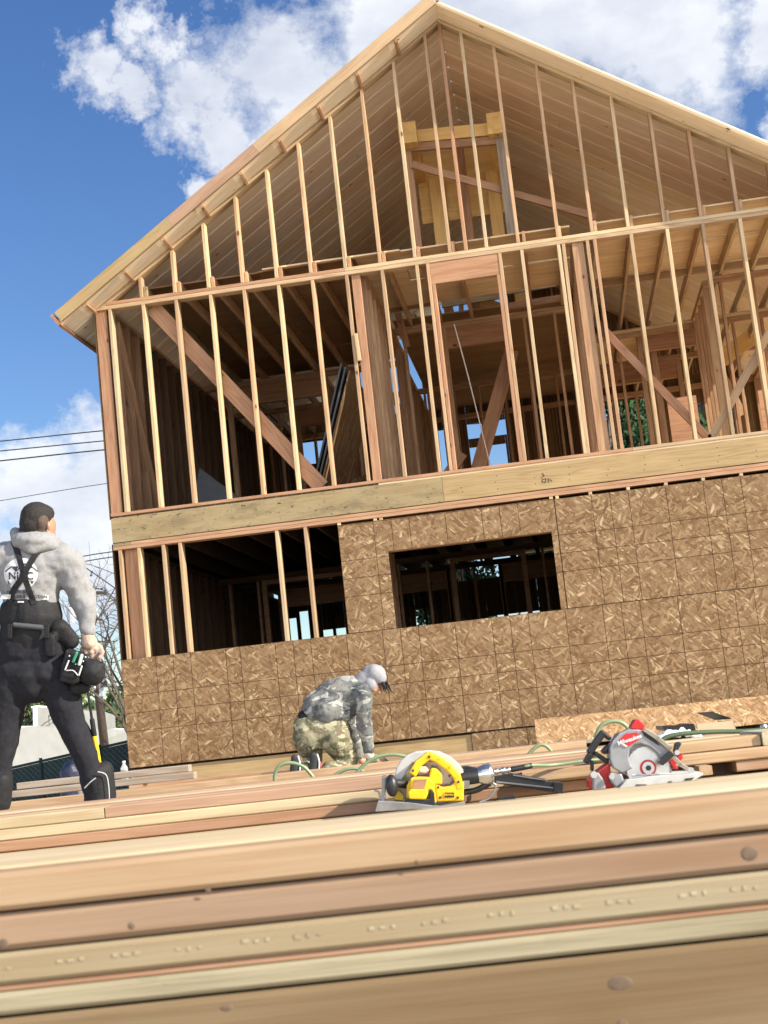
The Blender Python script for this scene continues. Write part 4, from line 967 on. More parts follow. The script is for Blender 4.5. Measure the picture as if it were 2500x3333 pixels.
for j in range(6):
    for i in range(nn):
        u = i/(nn-1); v = j/5
        c = W(2142+140*u, 2402-26*math.sin(PI*min(1, .15+u*.85))*1.0-8*u, 5.62)+FW*(.16*v-.02)
        gv.append(c+UP*(.030*noise.noise(V((u*6, v*5, 1)))-.035*v*v)+RT*.01*noise.noise(V((v*5, u*5, 4))))
gv += [v-UP*.006-V((0, 0, .02)) for v in gv]; k0 = nn*6
for j in range(5):
    for i in range(nn-1):
        a = j*nn+i; gf += [(a, a+1, a+1+nn, a+nn), (k0+a, k0+a+nn, k0+a+1+nn, k0+a+1)]
for i in range(nn-1): gf += [(i, k0+i, k0+i+1, i+1)]; a = 5*nn+i; gf += [(a, a+1, k0+a+1, k0+a)]
for j in range(5): a = j*nn; gf += [(a, a+nn, k0+a+nn, k0+a)]; a = j*nn+nn-1; gf += [(a, k0+a, k0+a+nn, a+nn)]
tag(mesh_obj('plastic_wrap', gv, gf, 'film', smooth=True), 'crumpled clear plastic wrapper beside the cardboard carton', 'plastic wrap')

# ================================================================== STANDING WORKER
D1 = 7.1
def J(x, y, d=0.0): return W(x, y, D1+d)
TIL = CF   # roughly away from viewer
def arrs(l): return l
w1 = empty('person', J(120, 2800), 'standing worker seen from behind, grey hooded sweatshirt, black back brace and tool belt', 'person')
mb = MB()
# skin body: one continuous figure, mostly under the clothes
mb.ell(J(124, 1697, .02), .068, .088, .092, (CR, CF, CU)); mb.ell(J(138, 1716, .035), .066, .080, .080, (CR, CF, CU))
mb.ell(J(176, 1706, .06), .012, .016, .020, (CR, CF, CU))          # nose / cheek side
mb.ell(J(168, 1745, .05), .022, .03, .022, (CR, CF, CU))          # jaw
mb.ell(J(158, 1712, -.048), .011, .012, .025, (CR, CF, CU))       # ear
mb.caps(J(118, 1735), .055, J(110, 1800), .062)
def torso(k, dz=0):
    mb.caps(J(100, 1880), .155*k, J(102, 2000), .135*k, flat=.66, fd=CF); mb.caps(J(102, 2010), .13*k, J(108, 2150), .15*k, flat=.7, fd=CF)
    mb.caps(J(10, 1815), .075*k, J(205, 1822), .075*k)
torso(.82)
mb.caps(J(218, 1832), .05, J(270, 1945, .02), .038); mb.caps(J(270, 1945, .02), .036, J(284, 2062, -.02), .028)
mb.caps(J(-22, 1815), .06, J(-80, 1950, .02), .045); mb.caps(J(-80, 1950, .02), .043, J(-28, 2120, -.02), .03)
for sx, hx, kx, ax_ in ((1, 172, 302, 345), (-1, 42, -6, -35)):
    mb.caps(J(hx, 2190), .062, J(kx, 2515, .0), .040); mb.caps(J(kx, 2515), .043, J(ax_, 2775, .02), .032); mb.caps(J(ax_, 2785), .038, J(ax_, 2800, .14), .032)
def hand_parts(wr, palm, tips, r=.0105, palm_r=.030, k=1):
    mb.caps(wr, .028, palm, palm_r, flat=.6, fd=CF)
    for seq in tips:
        for a, b in zip(seq, seq[1:]): mb.caps(a, r, b, r*.92, seg=10)
RH = [[J(268, 2112), J(262, 2140, .01), J(268, 2160, .03)], [J(280, 2120, -.02), J(276, 2152, -.01), J(284, 2172, .015)], [J(298, 2122, -.025), J(300, 2156, -.012), J(305, 2174, .012)], [J(314, 2116, -.02), J(322, 2146, -.01), J(322, 2166, .012)], [J(322, 2100, .0), J(334, 2122, -.03), J(326, 2140, -.045)]]
hand_parts(J(284, 2062, -.02), J(296, 2104, -.01), RH)
LH = [[J(-18, 2150), J(0, 2185), J(4, 2210)], [J(-24, 2158), J(-10, 2200), J(-4, 2222)], [J(-32, 2160), J(-22, 2205), J(-18, 2228)], [J(-42, 2156), J(-38, 2200), J(-34, 2220)], [J(-8, 2135), J(6, 2160), J(9, 2180)]]
hand_parts(J(-28, 2120, -.02), J(-26, 2150), LH)
body = mb.build('body', 'skin', w1, remesh=.008, relax=2)
# gloves
mb = MB(); hand_parts(J(283, 2072, -.02), J(297, 2106, -.01), RH, .0125, .036); mb.caps(J(285, 2066, -.02), .034, J(290, 2090, -.015), .040); mb.build('glove', 'glove', w1, remesh=.005, relax=2, wrinkle=.006, wsize=.02)
mb = MB(); hand_parts(J(-28, 2126, -.02), J(-26, 2150), LH, .0125, .036); mb.build('glove', 'glove', w1, remesh=.006, relax=2)
# hair: short dark cap
mb = MB(); mb.ell(J(118, 1682, .006), .077, .096, .075, (CR, CF, CU)); mb.ell(J(107, 1704, -.012), .066, .080, .078, (CR, CF, CU)); mb.ell(J(138, 1672, .03), .058, .08, .048, (CR, CF, CU)); mb.ell(J(102, 1728, -.012), .060, .066, .06, (CR, CF, CU)); mb.build('hair', 'hair', w1, remesh=.006, relax=3, wrinkle=.005, wsize=.012)
mb = MB(); mb.ell(J(136, 1700, -.036), .034, .048, .050, (CR, CF, CU)); mb.ell(J(132, 1728, -.032), .030, .040, .040, (CR, CF, CU)); mb.build('faded_side_hair', 'hairfade', w1, remesh=.006, relax=3)
# sweatshirt
mb = MB()
mb.caps(J(96, 1862), .170, J(100, 1925), .148, flat=.70, fd=CF); mb.caps(J(20, 1820), .088, J(200, 1826), .090); mb.caps(J(60, 1800), .075, J(160, 1806), .078)
mb.caps(J(100, 1930), .140, J(102, 1945), .135, flat=.72, fd=CF)
mb.caps(J(218, 1832), .082, J(268, 1940, .02), .064); mb.caps(J(268, 1940, .02), .066, J(276, 1975), .060); mb.caps(J(276, 1975), .058, J(287, 2050, -.02), .040)
mb.caps(J(-18, 1825), .082, J(-78, 1950, .02), .064); mb.caps(J(-78, 1950, .02), .062, J(-30, 2100, -.02), .042)
hood = mb.build('hooded_sweatshirt', 'hoodie', w1, remesh=.009, relax=3, wrinkle=.026, wsize=.07)
mb = MB(); mb.ell(J(112, 1757, -.02), .112, .105, .052, (CR, CF, CU)); mb.caps(J(50, 1735, .01), .030, J(60, 1762, -.06), .034); mb.caps(J(60, 1762, -.06), .034, J(105, 1785, -.085), .036); mb.caps(J(105, 1785, -.085), .036, J(170, 1775, -.05), .034); mb.caps(J(170, 1775, -.05), .032, J(190, 1770, .04), .028)
mb.build('hood', 'hoodie', w1, remesh=.007, relax=3, wrinkle=.014, wsize=.05)
# trousers
mb = MB()
mb.caps(J(78, 2110), .135, J(140, 2112), .135, flat=.85, fd=CF); mb.caps(J(60, 2180), .115, J(160, 2182), .120); mb.caps(J(104, 2190), .125, J(108, 2215), .115)
mb.caps(J(182, 2200), .102, J(234, 2360), .076); mb.caps(J(234, 2360), .076, J(302, 2520), .060); mb.caps(J(302, 2520), .068, J(345, 2770, .02), .050)
mb.caps(J(38, 2200), .102, J(18, 2360), .078); mb.caps(J(18, 2360), .078, J(-6, 2520), .060); mb.caps(J(-6, 2520), .068, J(-35, 2770, .02), .05)
mb.build('trousers', 'pants', w1, remesh=.009, relax=3, wrinkle=.020, wsize=.08)
for kx in (345, -35):
    mb = MB(); mb.caps(J(kx, 2790, -.03), .042, J(kx+6, 2800, .18), .038, flat=1); mb.build('boot', 'blk', w1, remesh=.01)
# knee pads
mb = MB(); mb.caps(J(340, 2505, .02), .045, J(345, 2590, .02), .052, flat=1.1, fd=CF); mb.caps(J(318, 2520), .060, J(322, 2600), .060); k1 = mb.build('knee_pad', 'blk', w1, remesh=.008, relax=3)
mb = MB(); mb.tube(spline([J(318, 2512, -.075), J(345, 2522, -.06), J(354, 2560, -.055), J(356, 2610, -.055)], 6), .0025, 6); mb.tube(spline([J(275, 2565, -.075), J(295, 2545, -.08), J(312, 2532, -.078)], 5), .003, 6); mb.build('piping', 'lgrey', k1)
mb = MB(); mb.caps(J(-2, 2540), .068, J(-8, 2610), .068); mb.build('knee_pad', 'blk', w1, remesh=.01, relax=3)
# back brace, straps
mb = MB(); mb.caps(J(100, 2008), .158, J(101, 2035), .150, flat=.80, fd=CF); bm_ = MB()
mb.v = mb.v; brace = mb.build('back_brace', 'blk', w1, remesh=.009, relax=2)
def shell(o, extra_=()):
    dgv = [v.co.copy()+o.location for v in o.data.vertices]; return BVHTree.FromPolygons(dgv, [tuple(p.vertices) for p in o.data.polygons])
trees_ = [shell(hood), shell(brace)]
def onback(x, y, lift=.003):
    best = None
    for t in trees_:
        h = t.ray_cast(CAM, ray(x, y).normalized())
        if h[0] is not None and (best is None or (h[0]-CAM).length < (best-CAM).length): best = h[0]
    if best is None: best = J(x, y, -.1)
    return best-ray(x, y).normalized()*lift
def strap(name, pts, wpx, mat='blk', th=.003, lift=.004):
    ps = spline([V((x, y, 0)) for x, y in pts], 8); L_ = []; R2 = []
    for i, p in enumerate(ps):
        t = (ps[min(i+1, len(ps)-1)]-ps[max(0, i-1)]).normalized(); nn_ = V((-t.y, t.x, 0))*wpx/2
        L_.append(onback((p+nn_).x, (p+nn_).y, lift)); R2.append(onback((p-nn_).x, (p-nn_).y, lift))
    vs = L_+R2; n_ = len(ps); vs += [v-CF*th for v in vs]; fs = []
    for i in range(n_-1): fs += [(i, i+1, n_+i+1, n_+i), (2*n_+i, 3*n_+i, 3*n_+i+1, 2*n_+i+1), (i, 2*n_+i, 2*n_+i+1, i+1), (n_+i, n_+i+1, 3*n_+i+1, 3*n_+i)]
    return mesh_obj(name, vs, fs, mat, w1)
strap('brace_strap', [(44, 1762), (58, 1800), (72, 1850), (80, 1880), (98, 1930), (112, 1966)], 19)
strap('brace_strap', [(154, 1772), (125, 1795), (100, 1830), (72, 1880), (45, 1920), (28, 1966)], 19, lift=.0075)
strap('brace_seam', [(70, 1968), (70, 2015)], 12, 'pants')
strap('brace_tag', [(58, 1959), (78, 1959)], 5, 'lgrey', lift=.010)
# printed back: white disc with twin roof outline and lettering
def decal(name, loops, mat, lift, parent=hood):
    vs = []; fs = []
    for lp in loops:
        o = len(vs); vs += [onback(x, y, lift) for x, y in lp]; fs.append(tuple(range(o, o+len(lp))))
    return mesh_obj(name, vs, fs, mat, parent, fix=False)
disc = []
cx_, cy_, rr_ = 68, 1868, 55
rings_ = [[(cx_+rr_*k/5*math.cos(2*PI*i/28), cy_+rr_*.95*k/5*math.sin(2*PI*i/28)) for i in range(28)] for k in range(0, 6)]
vs = [onback(x, y, .0022) for r_ in rings_ for x, y in r_]; fs = [(k*28+i, k*28+(i+1) % 28, (k+1)*28+(i+1) % 28, (k+1)*28+i) for k in range(5) for i in range(28)]
mesh_obj('print_disc', vs, fs, 'white', hood, fix=False)
def ztx(x, y): return (x*.27125, 1550+y*.27125)
roofs = []
for seg in ([(62, 1135), (140, 1075), (190, 1132)], [(190, 1132), (240, 1085), (300, 1040), (345, 1110)], [(300, 1130), (385, 1078), (450, 1132)]):
    for a, b in zip(seg, seg[1:]):
        roofs.append([ztx(a[0], a[1]), ztx(b[0], b[1]), ztx(b[0], b[1]+18), ztx(a[0], a[1]+18)])
roofs.append([ztx(150, 1082), ztx(225, 1082), ztx(190, 1132)]); roofs.append([ztx(90, 1262), ztx(398, 1258), ztx(392, 1290), ztx(96, 1294)])
decal('print_roofs', roofs, 'navy', .0042)
def text_on(s, xy, hpx, ang, mat, name, lift=.0045):
    me = text_mesh(s, 1.0, 0); ca, sa = math.cos(ang), math.sin(ang)
    for v in me.vertices:
        x, y = v.co.x*hpx, v.co.y*hpx; v.co = onback(xy[0]+x*ca-y*sa*-1*-1 if False else xy[0]+x*ca, xy[1]-y+x*sa, lift)
    me.name = name; return link(name, me, M[mat], hood)
text_on('NJCC', ztx(250, 1200), 34, 0, 'navy', 'print_lettering'); text_on('VETERAN OWNED', ztx(245, 1276), 8.2, 0, 'white', 'print_lettering', .0055)
text_on('NORTH JERSEY', ztx(245, 1390), 13, .0, 'navy', 'print_lettering'); 
plate = [[ztx(-60, 1418), ztx(150, 1420), ztx(150, 1475), ztx(-60, 1472)], [ztx(150, 1420), ztx(360, 1424), ztx(360, 1480), ztx(150, 1475)], [ztx(360, 1424), ztx(588, 1426), ztx(580, 1480), ztx(360, 1480)]]
decal('print_plate', plate, 'white', .0035); text_on('CUSTOM CONSTRUCTION', ztx(255, 1444), 14, .01, 'navy', 'print_lettering', .0055)
# tool belt with pouches
mb = MB(); mb.caps(J(101, 2040), .152, J(102, 2066), .156, flat=.76, fd=CF); belt = mb.build('tool_belt', 'blk', w1, remesh=.008, relax=2)
mb = MB(); mb.caps(J(48, 2034, -.118), .013, J(148, 2044, -.122), .013); mb.build('belt_pad', 'dark', belt, smooth=True)
for x in (32, 152):
    mb = MB(); mb.box(J(x, 2055, -.130), .022, .012, .068, (CR, CF, CU)); mb.build('belt_loop', 'blk', belt, bevel=.003)
mb = MB(); mb.box(J(165, 2100, -.10), .05, .05, .11, (CR, CF, CU)); mb.caps(J(195, 2050, -.06), .055, J(228, 2085, -.05), .045, flat=.6, fd=CF); mb.build('belt_flap', 'blk', belt, remesh=.008, relax=3, wrinkle=.012, wsize=.05)
pz = zo(0, 2050, .2939)
mb = MB(); q = [J(*pz(*p), -.13) for p in [(725, 215), (940, 290), (905, 400), (870, 585), (800, 610), (650, 570), (680, 400)]]; mb.prism(q, CF*.09); pouch = mb.build('tool_pouch', 'blk', belt, remesh=.006, relax=3, wrinkle=.008, wsize=.04)
mb = MB(); mb.ell(J(*pz(1020, 470), -.085), .064, .055, .066, (CR, CF, CU)); mb.caps(J(*pz(930, 340), -.09), .02, J(*pz(1120, 400), -.085), .02); mb.build('nail_pouch', 'blk', belt, remesh=.007, relax=3, wrinkle=.010, wsize=.05)
mb = MB(); mb.caps(J(*pz(850, 640), -.06), .035, J(*pz(930, 640), -.06), .03); mb.build('hammer_loop', 'blk', belt, smooth=True)
mb = MB()
for a, b in (((760, 345), (722, 440)), ((905, 405), (875, 500))): mb.caps(J(*pz(*a), -.140), .004, J(*pz(*b), -.138), .004, seg=8)
for x, y in ((768, 290), (838, 380), (948, 302), (920, 348)): mb.ell(J(*pz(x, y), -.137), .004, .004, .004, (CR, CF, CU), 8, 6)
mb.tube(spline([J(*pz(735, 452), -.142), J(*pz(810, 452), -.146), J(*pz(862, 505), -.140)], 5), .0025, 6)
mb.build('rivet_strip', 'white', pouch)
mb = MB(); mb.caps(J(*pz(850, 255), -.145), .007, J(*pz(812, 350), -.142), .007, seg=10); tag(mb.build('marker_pen', plain('green_plastic', (.03, .25, .13), .5), None, smooth=True, loc=J(*pz(830, 300), -.143)), 'green marker pen in the tool pouch of the standing worker', 'pen')
mb = MB(); mb.caps(J(*pz(905, 285), -.145), .008, J(*pz(878, 380), -.142), .008, seg=10); tag(mb.build('marker_pen', plain('mint_plastic', (.50, .66, .58), .5), None, smooth=True, loc=J(*pz(890, 330), -.143)), 'pale mint marker pen in the tool pouch of the standing worker', 'pen')
mb = MB(); mb.box((J(*pz(1060, 270), -.06)), .075, .006, .008, ((J(*pz(1110, 225), -.06)-J(*pz(1015, 318), -.06)).normalized(), CF, CU)); mb.box(J(*pz(1108, 238), -.06), .02, .008, .012, ((J(*pz(1122, 252), -.06)-J(*pz(1092, 222), -.06)).normalized(), CF, CU)); tag(mb.build('pull_bar', 'steel', None, loc=J(*pz(1060, 270), -.06)), 'shiny metal tool held in the right glove of the standing worker', 'tool')
# hammer hanging from the belt loop
T = empty('hammer', J(*pz(960, 640), -.02), 'long hammer with yellow and black grip hanging at the right hip of the standing worker', 'hammer')
mb = MB(); mb.caps(J(*pz(968, 650), -.02), .006, J(*pz(1018, 990), .0), .007, seg=10); mb.build('shaft', 'blkpl', T, smooth=True)
mb = MB(); mb.caps(J(*pz(1020, 1000)), .012, J(*pz(1045, 1165)), .0125, seg=12); mb.build('black_grip', 'blk', T, smooth=True)
mb = MB(); mb.caps(J(*pz(1047, 1180)), .0115, J(*pz(1098, 1460)), .010, seg=12, flat=1); mb.build('yellow_grip', 'yellow', T, smooth=True)
mb = MB(); mb.caps(J(*pz(930, 628), -.02), .009, J(*pz(1040, 642), -.02), .011, seg=12); mb.build('head', 'steel', T, smooth=True)

# ================================================================== KNEELING WORKER
D2 = 14.75
k_ = zo(850, 2100, .3014)
def K(x, y, d=0.0): a = k_(x, y); return W(a[0], a[1], D2+d)
w2 = empty('person', K(700, 1400), 'kneeling worker in grey camouflage top and green camouflage trousers at the foot of the wall', 'person')
mb = MB()
mb.ell(K(1215, 360, .12), .085, .095, .105, (CR, CF, CU)); mb.ell(K(1245, 440, .08), .052, .07, .07, (CR, CF, CU)); mb.ell(K(1300, 455, .06), .018, .02, .022, (CR, CF, CU)); mb.ell(K(1225, 480, .04), .03, .035, .03, (CR, CF, CU))
mb.caps(K(1190, 420, .1), .045, K(1080, 470, .08), .05)
mb.caps(K(690, 800, .05), .10, K(800, 640, .1), .12); mb.caps(K(800, 640, .1), .12, K(980, 520, .15), .12); mb.caps(K(860, 500, .32), .05, K(1100, 540, -.03), .055)
mb.caps(K(1115, 540, -.05), .06, K(1110, 860, -.03), .046); mb.caps(K(1110, 860, -.03), .045, K(1190, 1190, .03), .032)
mb.caps(K(880, 500, .32), .06, K(960, 820, .45), .045); mb.caps(K(960, 820, .45), .045, K(1060, 1230, .5), .03)
for hx, kx, kd, sx in ((500, 560, .22, 370), (800, 960, .15, 590)):
    mb.caps(K(hx, 950), .09, K(kx, 1290, kd), .055); mb.caps(K(kx, 1300, kd), .045, K(sx+50, 1320, -.17), .035)
def H2(wr, palm, d0):
    t = [[(1300, 1250), (1350, 1230), (1400, 1300)], [(1290, 1270), (1345, 1262), (1372, 1312)], [(1275, 1285), (1318, 1290), (1335, 1318)], [(1255, 1290), (1285, 1305), (1295, 1322)], [(1290, 1235), (1335, 1212), (1372, 1240)]]
    return [[K(*p, d0-.006*i) for p in q] for i, q in enumerate(t)]
hp = H2(None, None, .03)
mb.caps(K(1190, 1190, .03), .03, K(1265, 1255, .03), .036)
for q in hp:
    for a, b in zip(q, q[1:]): mb.caps(a, .009, b, .0085, seg=8)
q3 = [[K(1060+60*math.cos(a), 1250+40*math.sin(a), .5), K(1060+95*math.cos(a), 1270+50*math.sin(a), .5)] for a in (-.6, -.2, .2, .6, 1.2)]
for q in q3: mb.caps(q[0], .011, q[1], .009, seg=8)
mb.caps(K(1060, 1230, .5), .03, K(1085, 1252, .5), .036)
mb.build('body', 'skin', w2, remesh=.010, relax=2)
mb = MB(); mb.caps(K(1200, 1205, .03), .042, K(1262, 1262, .03), .044, flat=.8, fd=CF)
for q in hp:
    for a, b in zip(q, q[1:]): mb.caps(a, .0125, b, .011, seg=8)
mb.build('glove', 'glove2', w2, remesh=.006, relax=1)
mb = MB(); mb.caps(K(1165, 1245, .02), .034, K(1235, 1215, .02), .036); mb.build('glove_cuff', 'hose', w2, smooth=True)
mb = MB(); mb.caps(K(1155, 1165, .02), .046, K(1190, 1210, .025), .044); mb.build('cuff', 'cuff', w2, smooth=True)
# camouflage top
mb = MB(); mb.caps(K(620, 690, .02), .175, K(780, 560, .1), .185, flat=.9, fd=CF); mb.caps(K(700, 700, .0), .175, K(860, 720, .05), .13); mb.caps(K(780, 560, .1), .185, K(960, 520, .12), .185); mb.caps(K(960, 520, .12), .18, K(1040, 470, .1), .12)
mb.caps(K(560, 720, .05), .12, K(800, 760, .02), .11); mb.caps(K(880, 490, .3), .10, K(1080, 520, -.02), .105); mb.caps(K(960, 640, .1), .13, K(880, 740, .08), .09)
mb.caps(K(1105, 545, -.05), .095, K(1108, 850, -.03), .082); mb.caps(K(1108, 850, -.03), .080, K(1165, 1130, .02), .058)
mb.caps(K(900, 520, .32), .085, K(970, 820, .45), .07); mb.caps(K(970, 820, .45), .07, K(1060, 1180, .5), .05)
mb.build('hooded_top', 'camo1', w2, remesh=.012, relax=3, wrinkle=.035, wsize=.10)
mb = MB(); mb.ell(K(1190, 330, .12), .112, .12, .118, (CR, CF, CU)); mb.caps(K(1120, 360, .1), .09, K(1060, 420, .1), .085); mb.ell(K(1255, 320, .10), .088, .11, .10, (CR, CF, CU)); mb.ell(K(1180, 420, .06), .08, .085, .085, (CR, CF, CU)); mb.caps(K(1225, 300, .08), .095, K(1280, 350, .06), .075); mb.build('hood', 'hoodg', w2, remesh=.010, relax=3, wrinkle=.008, wsize=.08)
mb = MB(); random.seed(3)
for i in range(16):
    a = K(1270+i*6, 395+random.uniform(-10, 15), .05+random.uniform(-.04, .06)); b = a+CR*(.02+random.uniform(0, .03))-CU*(.05+random.uniform(0, .06)); mb.caps(a, .013, b, .004, seg=6)
mb.build('hair', 'hair', w2)
mb = MB(); mb.caps(K(500, 800, .0), .11, K(780, 815, .0), .115); mb.build('undershirt', 'blk', w2, smooth=True)
# trousers
mb = MB(); mb.caps(K(500, 870, .0), .145, K(800, 900, .0), .145); mb.caps(K(500, 1000, -.02), .155, K(560, 1230, .15), .10); mb.caps(K(800, 1000, -.02), .165, K(940, 1240, .12), .11); mb.caps(K(620, 960, .0), .15, K(740, 960, .0), .15)
mb.caps(K(950, 1290, .12), .075, K(720, 1330, -.18), .068); mb.caps(K(560, 1290, .2), .075, K(470, 1330, -.18), .066)
mb.build('trousers', 'camo2', w2, remesh=.012, relax=3, wrinkle=.03, wsize=.10)
for cx2, c0 in ((368, 1290), (575, 1270)):
    mb = MB(); mb.caps(K(cx2-8, c0-75, -.24), .036, K(cx2-18, c0+85, -.22), .042, flat=.55, fd=CF); mb.caps(K(cx2+22, c0-60, -.21), .036, K(cx2+25, c0+70, -.17), .045, flat=1, fd=CF); sh = mb.build('shoe', 'sole', w2, remesh=.007, relax=2)
    mb = MB(); mb.tube(spline([K(cx2+28, c0-95, -.235), K(cx2+52, c0-10, -.235), K(cx2+46, c0+100, -.225)], 5), .0085, 8); mb.build('sole_edge', 'white', sh, smooth=True)
    mb = MB(); mb.tube(spline([K(cx2+60, c0-10, -.215), K(cx2+66, c0+40, -.21), K(cx2+60, c0+95, -.20)], 5), .010, 8); mb.build('shoe_stripe', plain('shoe_red', (.42, .05, .07), .6), sh, smooth=True)

# ================================================================== BACKGROUND
random.seed(11)
def tree(name, base, h, rad, mat, label, group=None, n=5200, leaf=.16, conif=False, density=1.0):
    T = empty(name, base, label, 'tree', group); mb = MB(); b = V(base)
    mb.tube([b, b+V((.05*h*.1, 0, h*.35)), b+V((0, .03*h, h*.9))], [h*.028, h*.018, h*.005], 8)
    cl_ = []
    for i in range(int(40*density)):
        if conif:
            t = random.random()**.8; z = h*(.12+.86*t); r_ = rad*(1.05-t)**.75
            a = random.uniform(0, 2*PI); q = b+V((math.cos(a)*r_*random.uniform(.3, 1), math.sin(a)*r_*random.uniform(.3, 1), z)); s = rad*random.uniform(.18, .34)
        else:
            a = random.uniform(0, 2*PI); t = random.random(); z = h*(.35+.62*t); r_ = rad*math.sqrt(max(.05, 1-((t-.45)/.6)**2))
            q = b+V((math.cos(a)*r_*random.uniform(.2, 1), math.sin(a)*r_*random.uniform(.2, 1), z)); s = rad*random.uniform(.2, .38)
        cl_.append((q, s)); z0 = max(.1*h, (q.z-b.z)*.6)
        mb.tube([b+V((0, 0, z0)), b.lerp(q, .5)+V((0, 0, (z0+(q.z-b.z))*.25)), q], [h*.009, h*.005, h*.002], 5)
    mb.build('trunk', 'bark', T)
    vs = []; fs = []
    for i in range(int(n*density)):
        q, s = random.choice(cl_); d_ = V((random.gauss(0, 1), random.gauss(0, 1), random.gauss(0, .8))); d_ = d_.normalized()*s*random.random()**.4
        c = q+d_; u = V((random.gauss(0, 1), random.gauss(0, 1), random.gauss(0, 1))).normalized(); v = u.orthogonal().normalized(); l = leaf*random.uniform(.6, 1.3)
        o = len(vs); vs += [c-u*l*.5, c+v*l*.28, c+u*l*.5, c-v*l*.28]; fs.append((o, o+1, o+2, o+3))
    mesh_obj('crown', vs, fs, M[mat], T, fix=False)
    return T
gev = 'dark evergreens behind the house'
lab = ['dark evergreen behind the house, seen through the right hand bays', 'tallest dark evergreen behind the middle of the house', 'dark evergreen behind the far right of the house', 'dark evergreen seen behind the doorway opening upstairs', 'dense evergreen behind the lower window']
for k, (x, y, h_, r_) in enumerate([(6.3, 15.5, 7.6, 1.9), (8.4, 17, 9.4, 2.3), (10.8, 16, 8.4, 2.2), (4.85, 19, 6.4, 1.2), (2.6, 18, 4.2, 1.9)]):
    tree('evergreen_tree', (x, y, -1.7), h_+2.8, r_*1.15, 'leaf', lab[k], gev, 11000, .17, True)
for k, (x, y) in enumerate([(5.9, 20), (7.4, 21), (9.6, 20.5)]):
    tree('evergreen_tree', (x, y, -1.7), 10.5-.4*k, 2.0, 'leaf', ['far evergreen behind the right hand rooms, left one of a row', 'far evergreen behind the right hand rooms, middle one of a row', 'far evergreen behind the right hand rooms, right one of a row'][k], gev, 5000, .17, True)
# left background
def B(x, y, d): return W(x, y, d)
tree('broadleaf_tree', B(400, 2470, 70)-UP*1.5, 4.6, 2.6, 'leaf2', 'sparse green tree beside the corner of the house beyond the white building', None, 5200, .34)
tree('broadleaf_tree', B(70, 2470, 78)-UP*2, 6.6, 4.0, 'leaf2', 'sparse brownish tree behind the white building, seen between the legs', None, 5200, .40)
tree('broadleaf_tree', B(395, 2440, 72)-UP*1.5, 3.4, 2.8, 'leaf', 'low dark bush behind the white building beside the pole', None, 4200, .3)
# bare tree
T = empty('bare_tree', B(430, 2560, 30), 'leafless tree with thin twigs behind the left corner of the house', 'tree'); mb = MB()
def limb(p, d, L_, r, lv):
    pts = [p]; q = p; dd_ = d.normalized()
    for i in range(4):
        dd_ = (dd_+V((random.uniform(-.2, .2), random.uniform(-.2, .2), random.uniform(-.12, .16)))).normalized(); q = q+dd_*L_/4; pts.append(q)
    mb.tube(pts, [r*(1-.16*i) for i in range(5)], 5)
    if lv > 0:
        for i in range(4 if lv > 1 else 4):
            k = random.choice((1, 2, 3, 4)); a = random.uniform(0, 2*PI); sd = dd_.orthogonal(); sd.rotate(Matrix.Rotation(a, 3, dd_)); limb(pts[k], dd_*.75+sd*random.uniform(.5, 1.0), L_*random.uniform(.5, .72), max(.006, r*.5), lv-1)
base = B(455, 2620, 30); limb(base, UP+RT*-.05, 2.2, .07, 0); top = base+UP*1.9
for k in range(7):
    a = [-.42, -.5, -.45, -.33, -.2, .3, .9][k]; limb(base+UP*(1.25+.14*k), V((math.sin(a), random.uniform(-.3, .3), math.cos(a)*.9+.1)), random.uniform(1.5, 2.3), .045, 3)
mb.build('trunk', 'bark', T)
# white building
T = empty('white_building', B(200, 2560, 60), 'low white stucco building with a raised parapet beyond the fence', 'building')
def wallp(name, px, mat, dl, dr, off=0.0, th=.4):
    """wall with its outline surveyed in its own receding plane"""
    mb = MB(); q = []
    for x, y in px:
        t = x/420.0; q.append(W(x, y, dl+(dr-dl)*t)-FW*off)
    mb.prism(q, FW*th); return mb.build(name, mat, T)
zb_ = zo(0, 2050, .2939)
body_ = wallp('wall', [(-260, 2366), (69, 2366), (110, 2362), (424, 2375), (424, 2600), (-260, 2640)], 'stucco', 54, 66, 0, 8)
wallp('parapet_tower', [zb_(425, 852), zb_(560, 862), zb_(940, 895), zb_(1080, 945), zb_(1085, 1110), zb_(425, 1090)], 'stucco', 54, 66, .12, 4)
wallp('tower_side', [zb_(372, 866), zb_(425, 852), zb_(428, 1075), zb_(378, 1068)], 'bluegrey', 54, 66, .14, .4)
wallp('coping', [zb_(360, 850), zb_(425, 838), zb_(565, 848), zb_(565, 864), zb_(425, 855), zb_(362, 868)], 'white', 54, 66, .22, .5)
wallp('coping', [zb_(235, 1066), zb_(430, 1066), zb_(432, 1082), zb_(232, 1080)], 'white', 54, 66, .10, .3)
wallp('coping', [zb_(1150, 1096), zb_(1430, 1092), zb_(1430, 1112), zb_(1150, 1114)], 'white', 54, 66, .10, .3)
wallp('shutter', [zb_(120, 1345), zb_(172, 1340), zb_(185, 1500), zb_(100, 1520)], 'bluegrey', 54, 66, .10, .1)
for a in ((590, 1085), (625, 1070), (655, 1120)): wallp('meter_box', [zb_(a[0], a[1]), zb_(a[0]+32, a[1]), zb_(a[0]+34, a[1]+110), zb_(a[0]+4, a[1]+115)], 'navy', 54, 66, .16, .12)
wallp('lamp_hood', [zb_(1237, 1215), zb_(1282, 1212), zb_(1280, 1226), zb_(1250, 1230), zb_(1248, 1252), zb_(1240, 1252)], 'dark', 54, 66, .15, .12)
mb = MB()
def wp(x, y): a = zb_(x, y); return W(a[0], a[1], 54+12*a[0]/420)-FW*.2
